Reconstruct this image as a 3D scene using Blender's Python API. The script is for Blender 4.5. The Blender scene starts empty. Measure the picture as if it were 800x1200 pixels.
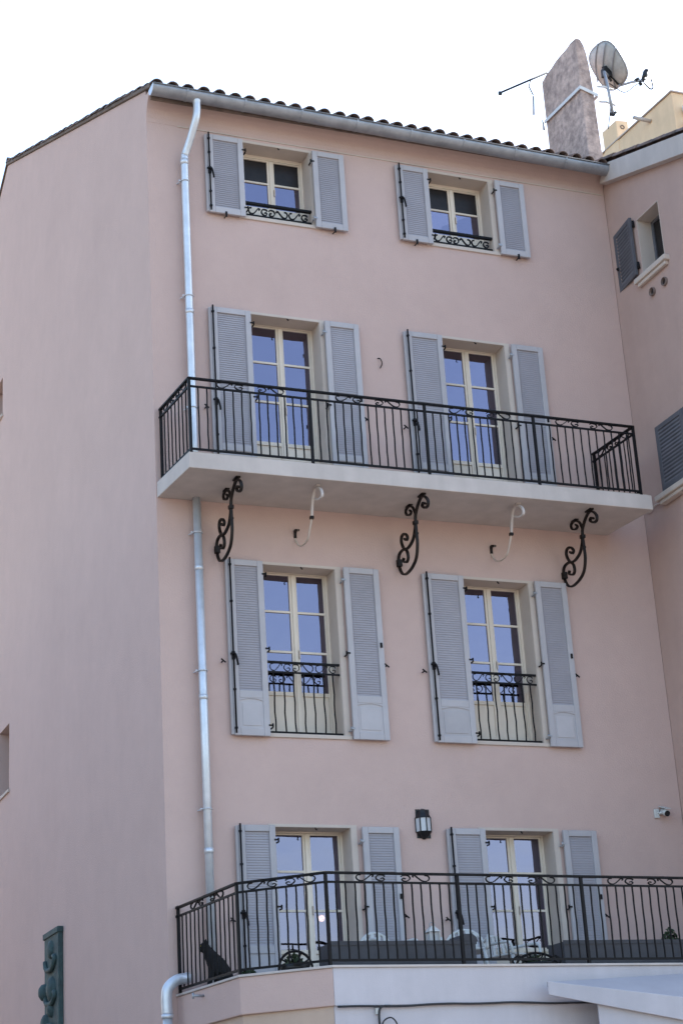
import bpy, bmesh, math, random
from mathutils import Vector, Matrix
R = math.radians
random.seed(7)
scene = bpy.context.scene
C = scene.collection

# ------------------------------------------------------------------ camera
F, YAW, PITCH, ROLL = 2160.29, R(23.11636), R(20.58391), R(-3.66977)
cy, sy, cp, sp = math.cos(YAW), math.sin(YAW), math.cos(PITCH), math.sin(PITCH)
r0 = Vector((cy, -sy, 0)); fw = Vector((sy*cp, cy*cp, sp)); u0 = r0.cross(fw)
cr, sr = math.cos(ROLL), math.sin(ROLL)
rt = cr*r0 + sr*u0; up = -sr*r0 + cr*u0
cam = bpy.data.cameras.new('camera'); camo = bpy.data.objects.new('camera', cam); C.objects.link(camo)
m = Matrix((rt, up, -fw)).transposed().to_4x4(); m.translation = Vector((0, -20, 1.65)); camo.matrix_world = m
cam.sensor_fit = 'VERTICAL'; cam.sensor_height = 24; cam.lens = F/1200*24; cam.clip_end = 3000
scene.camera = camo

# ------------------------------------------------------------------ light
SUN_EL, SUN_AZ = R(38), R(72)          # azimuth from +y (behind the house) towards +x
w = bpy.data.worlds.new('World'); scene.world = w; w.use_nodes = True
nt = w.node_tree; nt.nodes.clear()
sky = nt.nodes.new('ShaderNodeTexSky'); sky.sky_type = 'NISHITA'; sky.sun_disc = False
sky.sun_elevation = SUN_EL; sky.sun_rotation = SUN_AZ; sky.altitude = 0
sky.air_density = 1.3; sky.dust_density = 1.9; sky.ozone_density = 2.0
bg = nt.nodes.new('ShaderNodeBackground'); bg.inputs['Strength'].default_value = 0.13
wo = nt.nodes.new('ShaderNodeOutputWorld')
nt.links.new(sky.outputs[0], bg.inputs[0]); nt.links.new(bg.outputs[0], wo.inputs[0])
sl = bpy.data.lights.new('sun', 'SUN'); sl.energy = 2.5; sl.angle = R(0.5); sl.color = (1, .95, .88)
so = bpy.data.objects.new('sun', sl); C.objects.link(so)
sd = Vector((math.sin(SUN_AZ)*math.cos(SUN_EL), math.cos(SUN_AZ)*math.cos(SUN_EL), math.sin(SUN_EL)))
so.rotation_euler = sd.to_track_quat('Z', 'Y').to_euler(); so.location = (0, 0, 60)
vs = scene.view_settings; vs.view_transform = 'Standard'; vs.look = 'None'; vs.exposure = 1.88; vs.gamma = 1; vs.use_curve_mapping = False

# ------------------------------------------------------------------ materials
def mat(name, col, rough=.8, var=.08, scale=4., bump=0., bscale=60., metal=0., streak=0., col2=None, spec=.3):
    m = bpy.data.materials.new(name); m.use_nodes = True
    n = m.node_tree.nodes; l = m.node_tree.links; b = n['Principled BSDF']
    b.inputs['Roughness'].default_value = rough; b.inputs['Metallic'].default_value = metal
    b.inputs['Specular IOR Level'].default_value = spec
    tc = n.new('ShaderNodeTexCoord')
    geo = n.new('ShaderNodeNewGeometry')
    src = geo.outputs['Position']
    nz = n.new('ShaderNodeTexNoise'); nz.inputs['Scale'].default_value = scale; nz.inputs['Detail'].default_value = 6
    nz.inputs['Roughness'].default_value = .65
    l.new(src, nz.inputs['Vector'])
    ramp = n.new('ShaderNodeValToRGB')
    c2 = col2 or tuple(c*(1-var*2) for c in col)
    hi = tuple(min(1, c*(1+var)) for c in col)
    ramp.color_ramp.elements[0].position = .3; ramp.color_ramp.elements[1].position = .7
    ramp.color_ramp.elements[0].color = (*c2, 1); ramp.color_ramp.elements[1].color = (*hi, 1)
    l.new(nz.outputs['Fac'], ramp.inputs[0])
    out = ramp.outputs[0]
    if 'paint' in name:
        oi = n.new('ShaderNodeObjectInfo'); r_ = n.new('ShaderNodeMapRange'); r_.inputs['To Min'].default_value = .93; r_.inputs['To Max'].default_value = 1.06
        l.new(oi.outputs['Random'], r_.inputs['Value'])
        m0 = n.new('ShaderNodeMixRGB'); m0.blend_type = 'MULTIPLY'; m0.inputs[0].default_value = 1
        l.new(out, m0.inputs[1]); l.new(r_.outputs[0], m0.inputs[2]); out = m0.outputs[0]
    if 'render' in name:
        nb_ = n.new('ShaderNodeTexNoise'); nb_.inputs['Scale'].default_value = 2.6; nb_.inputs['Detail'].default_value = 9; nb_.inputs['Roughness'].default_value = .7
        l.new(src, nb_.inputs['Vector'])
        r_ = n.new('ShaderNodeMapRange'); r_.inputs['From Min'].default_value = .3; r_.inputs['From Max'].default_value = .7; r_.inputs['To Min'].default_value = .965; r_.inputs['To Max'].default_value = 1.03
        l.new(nb_.outputs['Fac'], r_.inputs['Value'])
        m0 = n.new('ShaderNodeMixRGB'); m0.blend_type = 'MULTIPLY'; m0.inputs[0].default_value = 1
        l.new(out, m0.inputs[1]); l.new(r_.outputs[0], m0.inputs[2]); out = m0.outputs[0]
    if streak:
        mp = n.new('ShaderNodeMapping'); mp.inputs['Scale'].default_value = (4.0, 4.0, .45)
        l.new(src, mp.inputs['Vector'])
        n2 = n.new('ShaderNodeTexNoise'); n2.inputs['Scale'].default_value = 1.3; n2.inputs['Detail'].default_value = 5
        l.new(mp.outputs[0], n2.inputs['Vector'])
        mr = n.new('ShaderNodeMapRange'); mr.inputs['From Min'].default_value = .40; mr.inputs['From Max'].default_value = .7
        mr.inputs['To Min'].default_value = 1-streak; mr.inputs['To Max'].default_value = 1+streak*.4
        l.new(n2.outputs['Fac'], mr.inputs['Value'])
        mx = n.new('ShaderNodeMixRGB'); mx.blend_type = 'MULTIPLY'; mx.inputs[0].default_value = 1
        l.new(out, mx.inputs[1]); l.new(mr.outputs[0], mx.inputs[2]); out = mx.outputs[0]
    l.new(out, b.inputs['Base Color'])
    if bump:
        n3 = n.new('ShaderNodeTexNoise'); n3.inputs['Scale'].default_value = bscale; n3.inputs['Detail'].default_value = 4
        l.new(src, n3.inputs['Vector'])
        bp = n.new('ShaderNodeBump'); bp.inputs['Strength'].default_value = bump; bp.inputs['Distance'].default_value = .01
        l.new(n3.outputs['Fac'], bp.inputs['Height']); l.new(bp.outputs[0], b.inputs['Normal'])
    return m

def glassmat(name, refl, tint):
    m = bpy.data.materials.new(name); m.use_nodes = True
    n = m.node_tree.nodes; l = m.node_tree.links; n.clear()
    o = n.new('ShaderNodeOutputMaterial'); mx = n.new('ShaderNodeMixShader'); mx.inputs[0].default_value = refl
    t = n.new('ShaderNodeBsdfTransparent'); t.inputs[0].default_value = (*tint, 1)
    g = n.new('ShaderNodeBsdfGlossy'); g.inputs['Roughness'].default_value = .015; g.inputs['Color'].default_value = (.80, .74, 1, 1)
    geo = n.new('ShaderNodeNewGeometry')
    nz = n.new('ShaderNodeTexNoise'); nz.inputs['Scale'].default_value = 3.0; nz.inputs['Detail'].default_value = 1
    bp = n.new('ShaderNodeBump'); bp.inputs['Strength'].default_value = .14; bp.inputs['Distance'].default_value = .02
    l.new(geo.outputs['Position'], nz.inputs['Vector']); l.new(nz.outputs['Fac'], bp.inputs['Height']); l.new(bp.outputs[0], g.inputs['Normal'])
    l.new(t.outputs[0], mx.inputs[1]); l.new(g.outputs[0], mx.inputs[2]); l.new(mx.outputs[0], o.inputs[0])
    return m

M = dict(
 pink=mat('pink_render', (.515, .378, .343), .92, .025, .5, .45, 50, streak=.008),
 pink_shaded=mat('pink_render_shaded', (.46, .325, .285), .92, .05, .5, .25, 90, streak=.025),  # browner pink; shade from the wall's facing is put into the colour
 warm_lit=mat('warm_lit_render', (.50, .375, .30), .92, .05, .9, .25, 90, streak=.025),  # warm light on the recessed lower wall is put into the colour
 white=mat('white_render', (.48, .455, .49), .9, .04, .9, .2, 80, streak=.05),
 slab=mat('slab_render', (.51, .455, .43), .9, .05, 1.5, .2, 80, streak=.07),
 cream=mat('cream_paint', (.68, .60, .51), .6, .03, 3),
 creamwall=mat('cream_surround', (.52, .445, .395), .9, .04, 2, .2, 80),
 shut=mat('grey_shutter_paint', (.415, .395, .415), .6, .04, 3, .05, 120),
 louv=mat('grey_louvre_paint', (.345, .327, .36), .65, .04, 3),
 dshut=mat('slate_shutter_paint', (.105, .105, .122), .6, .1, 5),
 dlouv=mat('slate_louvre_paint', (.12, .12, .138), .6, .1, 5),
 iron=mat('black_iron', (.0055, .0045, .006), .55, .3, 20, .2, 60, spec=.18),
 rust=mat('dark_bronze_iron', (.010, .006, .005), .5, .4, 14, .3, 60, spec=.25),
 zinc=mat('zinc', (.33, .34, .37), .5, .12, 5, .1, 30, metal=.55),
 zincm=mat('dull_zinc', (.20, .205, .22), .9, .15, 6, .1, 30, spec=.05),
 galv=mat('galvanised', (.62, .65, .70), .42, .07, 6, .05, 30, metal=.5),
 tile=mat('weathered_tile', (.20, .14, .12), .9, .25, 6, .5, 40, col2=(.06, .05, .05)),
 deck=mat('roof_deck', (.16, .12, .10), .9, .2, 5),
 chim=mat('weathered_render', (.64, .485, .42), .95, .05, 9, 1.0, 26, col2=(.27, .205, .19), streak=.12),
 yellow=mat('yellow_render', (.80, .575, .37), .9, .05, 1.5, .2, 80, streak=.05),
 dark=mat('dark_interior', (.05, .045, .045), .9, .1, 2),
 trough=mat('anthracite', (.06, .06, .07), .6, .12, 4, .1, 40),
 plastic=mat('white_plastic', (.52, .52, .51), .45, .03, 4),
 verd=mat('verdigris', (.04, .075, .076), .75, .3, 9, .6, 25, col2=(.035, .05, .055)),
 fur=mat('black_fur', (.008, .007, .008), .8, .3, 20, .6, 90),
 eye=mat('amber_eye', (.35, .25, .04), .2, .1, 20),
 leaf=mat('leaf', (.05, .075, .04), .6, .35, 12),
 leafd=mat('dark_leaf', (.022, .032, .02), .6, .35, 12),
 soil=mat('soil', (.03, .022, .018), .95, .2, 20),
 mesh=mat('dish_grey', (.42, .43, .43), .6, .1, 9, metal=.2),
 strap=mat('white_metal', (.68, .68, .68), .5, .05, 6),
 rubber=mat('black_plastic', (.014, .014, .016), .4, .1, 20),
 glassl=mat('frosted_glass', (.50, .51, .54), .3, .03, 8),
 floor=mat('terrace_tile', (.42, .34, .28), .8, .1, 3),
 cable=mat('cable_black', (.03, .03, .035), .6, .1, 10),
 canroof=mat('canopy_sheet', (.36, .345, .375), .7, .05, 2),
 pave=mat('paving', (.27, .225, .185), .9, .12, .5, .3, 8),
)
M['glass'] = glassmat('window_glass', .235, (.22, .21, .23))
M['baked_dark'] = mat('baked_dark_fill', (.02, .017, .018), .35, .2, 4, spec=.25)  # darkness put into the colour of panes and openings
em = bpy.data.materials.new('lit_bulb'); em.use_nodes = True
em.node_tree.nodes['Principled BSDF'].inputs['Emission Color'].default_value = (1, .72, .5, 1)
em.node_tree.nodes['Principled BSDF'].inputs['Emission Strength'].default_value = 9
M['bulb'] = em

# ------------------------------------------------------------------ mesh helpers
class MB:
    def __init__(s): s.v = []; s.f = []; s.smooth = []
    def add(s, vs, fs, smooth=False):
        o = len(s.v); s.v += [Vector(v) for v in vs]; s.f += [tuple(i+o for i in f) for f in fs]; s.smooth += [smooth]*len(fs); return s
    def box(s, a, b):
        x0, x1 = sorted((a[0], b[0])); y0, y1 = sorted((a[1], b[1])); z0, z1 = sorted((a[2], b[2]))
        return s.add([(x, y, z) for z in (z0, z1) for y in (y0, y1) for x in (x0, x1)],
                     [(0, 2, 3, 1), (4, 5, 7, 6), (0, 1, 5, 4), (2, 6, 7, 3), (0, 4, 6, 2), (1, 3, 7, 5)])
    def hexa(s, p):   # 8 points: bottom 4 (ccw from above), top 4
        return s.add(p, [(3, 2, 1, 0), (4, 5, 6, 7), (0, 1, 5, 4), (1, 2, 6, 5), (2, 3, 7, 6), (3, 0, 4, 7)])
    def bar(s, a, b, wx, wy, upv=(0, 0, 1)):
        a = Vector(a); b = Vector(b); d = (b-a).normalized(); u = Vector(upv)
        if abs(d.dot(u)) > .95: u = Vector((1, 0, 0))
        x = d.cross(u).normalized()*wx/2; y = x.cross(d).normalized()*wy/2
        return s.hexa([a-x-y, a+x-y, a+x+y, a-x+y, b-x-y, b+x-y, b+x+y, b-x+y])
    def tube(s, pts, r, n=8, closed=False, cap=True):
        pts = [Vector(p) for p in pts]; N = len(pts)
        rr = r if isinstance(r, (list, tuple)) else [r]*N
        vs = []; prev = None
        for i, p in enumerate(pts):
            if closed: d = (pts[(i+1) % N]-pts[i-1])
            else: d = pts[min(i+1, N-1)]-pts[max(i-1, 0)]
            d.normalize()
            if prev is None:
                a = Vector((0, 0, 1)) if abs(d.z) < .9 else Vector((1, 0, 0)); x = d.cross(a).normalized()
            else:
                x = (prev - d*prev.dot(d)).normalized()
            prev = x; y = d.cross(x)
            vs += [p + (x*math.cos(2*math.pi*k/n)+y*math.sin(2*math.pi*k/n))*rr[i] for k in range(n)]
        fs = []
        for i in range(N if closed else N-1):
            j = (i+1) % N
            for k in range(n): fs.append((i*n+k, i*n+(k+1) % n, j*n+(k+1) % n, j*n+k))
        o = len(fs)
        s.add(vs, fs, True)
        if cap and not closed:
            b = len(s.v)-len(vs)
            s.f += [tuple(b+k for k in reversed(range(n))), tuple(b+(N-1)*n+k for k in range(n))]; s.smooth += [False, False]
        return s
    def flat(s, pts, axis, wid, th):  # flat strip swept along pts; wid along axis, th across
        pts = [Vector(p) for p in pts]; ax = Vector(axis).normalized(); N = len(pts); vs = []
        ww = wid if isinstance(wid, list) else [wid]*N
        for i, p in enumerate(pts):
            d = (pts[min(i+1, N-1)]-pts[max(i-1, 0)]).normalized(); n = ax.cross(d).normalized()
            a = ax*ww[i]/2; b = n*th/2
            vs += [p-a-b, p+a-b, p+a+b, p-a+b]
        fs = [(3, 2, 1, 0), tuple((N-1)*4+k for k in range(4))]
        for i in range(N-1):
            for k in range(4): fs.append((i*4+k, i*4+(k+1) % 4, i*4+4+(k+1) % 4, i*4+4+k))
        return s.add(vs, fs)
    def lathe(s, c, prof, n=16, axis='z', ang=2*math.pi, start=0):
        c = Vector(c); vs = []; full = abs(ang-2*math.pi) < 1e-4; cnt = n if full else n+1
        for (r, h) in prof:
            for k in range(cnt):
                t = start+ang*k/n; a, b = r*math.cos(t), r*math.sin(t)
                vs.append(c+Vector({'z': (a, b, h), 'x': (h, a, b), 'y': (b, h, a)}[axis]))
        fs = []
        for i in range(len(prof)-1):
            for k in range(n):
                k2 = (k+1) % cnt
                fs.append((i*cnt+k, i*cnt+k2, (i+1)*cnt+k2, (i+1)*cnt+k))
        return s.add(vs, fs, True)
    def prism(s, poly, d):
        poly = [Vector(p) for p in poly]; d = Vector(d); n = len(poly)
        return s.add(poly+[p+d for p in poly], [tuple(reversed(range(n))), tuple(range(n, 2*n))]+[(i, (i+1) % n, n+(i+1) % n, n+i) for i in range(n)])
    def xform(s, mtx): s.v = [mtx @ v for v in s.v]; return s

WL = {}
def build(mb, name, mt, parent=None, bevel=0, label=None, kind=None, origin=None):
    me = bpy.data.meshes.new(name)
    lo = Vector([min(v[i] for v in mb.v) for i in range(3)]); hi = Vector([max(v[i] for v in mb.v) for i in range(3)])
    c = Vector(origin) if origin is not None else ((lo+hi)/2 if parent else Vector(((lo.x+hi.x)/2, (lo.y+hi.y)/2, lo.z)))
    me.from_pydata([v-c for v in mb.v], [], mb.f); me.polygons.foreach_set('use_smooth', mb.smooth)
    bm = bmesh.new(); bm.from_mesh(me); bmesh.ops.recalc_face_normals(bm, faces=bm.faces); bm.to_mesh(me); bm.free()
    me.materials.append(M[mt] if isinstance(mt, str) else mt); me.update()
    o = bpy.data.objects.new(name, me); C.objects.link(o); place(o, c, parent)
    if bevel:
        bv = o.modifiers.new('bevel', 'BEVEL'); bv.width = bevel; bv.segments = 2; bv.limit_method = 'ANGLE'
    if label: o['label'] = label
    if kind: o['kind'] = kind
    return o
def place(o, c, parent=None):
    WL[o.name] = Vector(c); o.parent = parent
    o.location = Vector(c) - (WL[parent.name] if parent else Vector())
def tag(o, label, cat, group=None):
    o['label'] = label; o['category'] = cat
    if group: o['group'] = group
    return o
def thing(name, loc, label, cat, group=None):
    o = bpy.data.objects.new(name, None); o.empty_display_size = .2; C.objects.link(o); place(o, loc); return tag(o, label, cat, group)
def clone(o, c, parent=None, rot=None, label=None):
    q = o.copy(); C.objects.link(q); place(q, c, parent)
    if rot is not None: q.rotation_euler = rot
    if label: q['label'] = label
    return q
def crom(pts, k=5):
    pts = [Vector(p) for p in pts]; out = []
    for i in range(len(pts)-1):
        p0 = pts[max(i-1, 0)]; p1 = pts[i]; p2 = pts[i+1]; p3 = pts[min(i+2, len(pts)-1)]
        for j in range(k):
            t = j/k
            out.append(.5*((2*p1)+(p2-p0)*t+(2*p0-5*p1+4*p2-p3)*t*t+(3*p1-p0-3*p2+p3)*t**3))
    out.append(pts[-1]); return out
def wallgrid(org, u, w, n, us, ws, holes, th):
    """vertical wall with rectangular holes: front faces, back faces, reveals and edges; u,w in-plane axes, n inward"""
    org, u, w, n = map(Vector, (org, u, w, n))
    us = sorted(set([round(x, 5) for x in us]+[round(h[i], 5) for h in holes for i in (0, 1)]))
    ws = sorted(set([round(x, 5) for x in ws]+[round(h[i], 5) for h in holes for i in (2, 3)]))
    mb = MB(); P = lambda a, b, d: org+u*a+w*b+n*d
    solid = lambda a, b: 0 <= a < len(us)-1 and 0 <= b < len(ws)-1 and not any(h[0]-1e-4 < (us[a]+us[a+1])/2 < h[1]+1e-4 and h[2]-1e-4 < (ws[b]+ws[b+1])/2 < h[3]+1e-4 for h in holes)
    for a in range(len(us)-1):
        for b in range(len(ws)-1):
            if not solid(a, b): continue
            x0, x1, z0, z1 = us[a], us[a+1], ws[b], ws[b+1]
            for d in (0, th): mb.add([P(x0, z0, d), P(x1, z0, d), P(x1, z1, d), P(x0, z1, d)], [(0, 1, 2, 3)])
            if not solid(a-1, b): mb.add([P(x0, z0, 0), P(x0, z1, 0), P(x0, z1, th), P(x0, z0, th)], [(0, 1, 2, 3)])
            if not solid(a+1, b): mb.add([P(x1, z0, 0), P(x1, z1, 0), P(x1, z1, th), P(x1, z0, th)], [(0, 1, 2, 3)])
            if not solid(a, b-1): mb.add([P(x0, z0, 0), P(x1, z0, 0), P(x1, z0, th), P(x0, z0, th)], [(0, 1, 2, 3)])
            if not solid(a, b+1): mb.add([P(x0, z1, 0), P(x1, z1, 0), P(x1, z1, th), P(x0, z1, th)], [(0, 1, 2, 3)])
    return mb
def weld(o):
    bm = bmesh.new(); bm.from_mesh(o.data); bmesh.ops.remove_doubles(bm, verts=bm.verts, dist=1e-4)
    bmesh.ops.recalc_face_normals(bm, faces=bm.faces); bm.to_mesh(o.data); bm.free()

# ------------------------------------------------------------------ setting
def shade_bank(x, y):  # unseen hillside, added to block sky light from the left wall
    sx = min(1, max(0, (-1.5-x)/9)); t = sx*sx*(3-2*sx)
    sy2 = min(1, max(0, (y+9)/10)); return 12.0*t*sy2*sy2*(3-2*sy2)*max(0, min(1, (x+160)/60))*max(0, min(1, (160-y)/60))
gx = [-900, -400, -160, -120, -90, -60, -40, -25]+[-16+i*1.0 for i in range(17)]+[10, 30, 60, 120, 400, 900]
gyy = [-900, -400, -100, -40, -20]+[-10+i*1.0 for i in range(14)]+[20, 40, 70, 100, 130, 160, 400, 900]
g = MB().add([(x, y, shade_bank(x, y)) for y in gyy for x in gx], [(j*len(gx)+i, j*len(gx)+i+1, (j+1)*len(gx)+i+1, (j+1)*len(gx)+i) for j in range(len(gyy)-1) for i in range(len(gx)-1)])
go = build(g, 'ground', 'pave', kind='structure')

# ------------------------------------------------------------------ pink house
X0, X1 = 6.12, 12.975
SL = .453; ang = math.atan(SL)
ZE = 15.47                                # roof plane height at y=-.28
zr = lambda y: ZE + SL*(y+.28)
RY = 8.5                                  # ridge depth
house = thing('pink_house', ((X0+X1)/2, 4, 0), 'tall pink rendered house with grey shutters and a long balcony across its front', 'house')

COLS = [dict(a=7.435, b=8.395, mc=7.93, name='left'), dict(a=10.14, b=11.09, mc=10.63, name='right')]
ROWS = [dict(top=15.02, bot=13.89, panes=[14.945, 14.60, 14.22], k=1),
        dict(top=12.46, bot=10.02, panes=[12.42, 11.92, 11.365, 10.805], k=2),
        dict(top=9.045, bot=6.92, panes=[9.008, 8.535, 8.022, 7.517], k=3),
        dict(top=5.815, bot=3.94, panes=[5.77, 5.34, 4.885, 4.44], k=4)]
holes = [(c['a'], c['b'], r['bot'], r['top']) for c in COLS for r in ROWS]
TH = .40
fwall = build(wallgrid((0, 0, 0), (1, 0, 0), (0, 0, 1), (0, 1, 0), [X0, X1], [0, 15.44], holes, TH), 'front_wall', 'pink', house); weld(fwall)
# left gable wall, following the roof slope, with two small recessed openings
side_holes = [(8.22, 8.95, 8.03, 9.10), (8.84, 9.55, 14.69, 15.40)]
sw = wallgrid((X0, 0, 0), (0, 1, 0), (0, 0, 1), (1, 0, 0), [TH, 17.2], [0, 15.44], side_holes, .36)
yb = 17.2
sw.prism([(X0, .0, 15.44), (X0, yb, 15.44), (X0, yb, zr(2*RY-yb)-.03), (X0, RY, zr(RY)-.03), (X0, 0, zr(0)-.03)], (.36, 0, 0))
swo = build(sw, 'side_wall', 'pink', house)
build(MB().box((X0+.36, yb-.36, 0), (X1, yb, 15.4)), 'back_wall', 'pink', house)
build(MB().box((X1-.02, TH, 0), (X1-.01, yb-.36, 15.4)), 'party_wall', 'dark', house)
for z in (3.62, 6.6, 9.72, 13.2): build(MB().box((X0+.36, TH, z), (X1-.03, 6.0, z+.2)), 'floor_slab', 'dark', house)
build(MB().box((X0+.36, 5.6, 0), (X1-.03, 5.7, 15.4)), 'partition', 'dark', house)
# coved cornice under the gutter
cov = [(0, 15.10)]+[(-.20*(1-math.cos(t)), 15.10+.33*math.sin(t)) for t in [i*math.pi/2/8 for i in range(1, 9)]]
mbc = MB(); prof = [(-.003 if i == 0 else y, z) for i, (y, z) in enumerate(cov)]+[(-.20, 15.47), (.0, 15.50), (.0, 15.10)]
mbc.prism([(X0, y, z) for y, z in prof], (X1-X0-.005, 0, 0))
build(mbc, 'cornice', 'pink', house, label='coved pink cornice under the gutter')
build(MB().box((X0+.42, -.012, 15.088), (X1-.01, -.0, 15.102)), 'string_moulding', 'creamwall', house)

# roof: deck, ridge and tiles
rf = MB()
rf.prism([(X0-.03, -.28, zr(-.28)-.02), (X0-.03, RY, zr(RY)-.02), (X0-.03, RY, zr(RY)+.03), (X0-.03, -.28, zr(-.28)+.03)], (X1-X0+.03, 0, 0))
rf.prism([(X0-.03, RY, zr(RY)-.02), (X0-.03, 17.4, zr(2*RY-17.4)-.02), (X0-.03, 17.4, zr(2*RY-17.4)+.03), (X0-.03, RY, zr(RY)+.03)], (X1-X0+.03, 0, 0))
tilt = lambda mb: [setattr(v, 'z', v.z-.009*(v.x-X0)) for v in mb.v]
tilt(rf)
roof = build(rf, 'roof', 'deck', house)
def tile_mb(L=.44, w0=.085, w1=.068, th=.014, n=6):
    mb = MB(); vs = []
    for y, r in ((0, w0), (L, w1)):
        for rr in (r, r-th):
            for k in range(n+1):
                t = math.pi*k/n; vs.append((-math.cos(t)*rr, y, math.sin(t)*rr*.85))
    m = n+1; fs = []
    for k in range(n):
        fs += [(k, k+1, 2*m+k+1, 2*m+k), (m+k+1, m+k, 3*m+k, 3*m+k+1), (k+1, k, m+k, m+k+1), (2*m+k, 2*m+k+1, 3*m+k+1, 3*m+k)]
    return mb.add(vs, fs, True)
slope_rot = (ang, 0, 0)
tile0 = build(tile_mb(), 'tile', 'tile', roof, origin=(0, 0, 0))
first = True
def put_tile(x, s, par, jit=.008, lift=.024, y0=-.365, slope=ang, zf=None):
    global first
    y = y0+s*math.cos(slope); z = (zf(y0) if zf else zr(y0)-.009*(x-X0))+s*math.sin(slope)+lift
    c = (x+random.uniform(-jit, jit), y, z+random.uniform(-.004, .008)); rot = (slope+random.uniform(-.02, .02), 0, random.uniform(-.03, .03))
    if first: place(tile0, c, par); tile0.rotation_euler = rot; first = False; return
    clone(tile0, c, par, rot)
nt_ = 32
for r in range(3):
    for i in range(nt_):
        put_tile(X0+.05+i*.2135, r*.36, roof)
for r in range(3, 27): put_tile(X0+.03, r*.36, roof)
field = MB(); tb = tile_mb(n=4)
for r in range(3, 27):
    for i in range(1, nt_):
        s = r*.36; mt_ = Matrix.Translation((X0+.05+i*.2135+random.uniform(-.01, .01), -.36+s*math.cos(ang), zr(-.36)+s*math.sin(ang)+.02)) @ Matrix.Rotation(ang, 4, 'X')
        field.add([mt_ @ v for v in tb.v], tb.f, True)
tilt(field)
build(field, 'tile_field', 'tile', roof, kind='stuff')
pans = MB()
for i in range(nt_):
    x = X0+.157+i*.2135
    if x > X1-.06: break
    pans.prism([(x-.09, -.34, zr(-.34)+.04), (x-.05, -.34, zr(-.34)+.016), (x+.05, -.34, zr(-.34)+.016), (x+.09, -.34, zr(-.34)+.04), (x+.05, -.34, zr(-.34)+.03), (x-.05, -.34, zr(-.34)+.03)], (0, 8.6, 8.6*SL))
tilt(pans)
build(pans, 'pan_tiles', 'tile', roof, kind='stuff')
rdg = [clone(tile0, (X0-.02+i*.36, RY, zr(RY)+.06-.004*i), roof, (0, 0, -math.pi/2)) for i in range(19)]

build(MB().box((X0, -.225, 15.30), (X1-.01, -.203, 15.46)), 'eave_board', 'deck', house)
# gutter with end cap and brackets, downpipe with clips
gs = lambda x: -.012*(x-X0)
gut = MB(); n = 10; gy, gz, gr = -.315, 15.43, .105
vs = []; 
for x in (X0-.02, X1-.01):
    for rr in (gr, gr-.006):
        for k in range(n+1):
            t = math.pi*k/n; vs.append((x, gy-math.cos(t)*rr, gz+gs(x)-math.sin(t)*rr*1.1))
mm = n+1; fs = []
for k in range(n): fs += [(k, k+1, 2*mm+k+1, 2*mm+k), (mm+k+1, mm+k, 3*mm+k, 3*mm+k+1)]
fs += [(0, mm, 3*mm, 2*mm), (n, mm+n, 3*mm+n, 2*mm+n)]
gut.add(vs, fs, True)
gutter = build(gut, 'gutter', 'zinc', house, label='half round grey zinc gutter along the eave')
build(MB().tube([(X0-.02, gy-gr-.003, gz+.0), (X1-.01, gy-gr-.003, gz+gs(X1)+.0)], .009, 8), 'rolled_rim', 'zincm', gutter)
for x, nm in ((X0-.02, 0), (X1-.012, 1)):
    build(MB().prism([(x, gy-math.cos(math.pi*k/n)*gr, gz+gs(x)-math.sin(math.pi*k/n)*gr*1.1) for k in range(n+1)], (-.006 if not nm else .004, 0, 0)), 'end_cap', 'galv', gutter)
for i in range(9):
    x = X0+.45+i*.8
    build(MB().flat([(x, gy-math.cos(math.pi*k/n)*(gr+.004), gz+gs(x)-math.sin(math.pi*k/n)*(gr*1.1+.004)) for k in range(n+1)], (1, 0, 0), .028, .005), 'gutter_bracket', 'zinc', gutter)
dp = MB()
path = crom([(6.715, gy, 15.34), (6.715, gy, 15.20), (6.70, -.295, 15.05), (6.65, -.17, 14.80), (6.605, -.10, 14.63), (6.595, -.09, 14.5), (6.592, -.09, 13.6), (6.592, -.09, 10.03)], 5)
dp.tube(path, [.062 if p.z > 15.3 else .05 for p in path], 12)
dp.tube([(6.592, -.09, 14.55), (6.592, -.09, 14.47)], .056, 12)
dp.tube([(6.592, -.09, 12.36), (6.592, -.09, 12.30)], .055, 12)
down = build(dp, 'downpipe', 'galv', house, label='bright metal downpipe left of the shutters')
dp2 = MB().tube([(6.60, -.09, 9.81), (6.60, -.09, 3.95)], .05, 12)
for z in (8.9, 7.3, 5.5): dp2.tube([(6.60, -.09, z+.03), (6.60, -.09, z-.03)], .0555, 12)
down2 = build(dp2, 'downpipe', 'galv', house, label='bright metal downpipe below the balcony')
def clip(par, x, z):
    mb = MB().tube([(x+.0585*math.cos(t), -.09+.0585*math.sin(t), z) for t in [k*2*math.pi/14 for k in range(14)]], .007, 6, closed=True)
    mb.bar((x-.05, -.09, z), (x-.085, -.0, z), .012, .012); mb.tube([(x-.06, -.09, z), (x-.085, -.1, z)], .012, 6)
    build(mb, 'pipe_clip', 'galv', par)
for z in (14.22, 12.55, 11.0): clip(down, 6.592, z)
for z in (9.35, 7.62, 5.98): clip(down2, 6.60, z)

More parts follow.
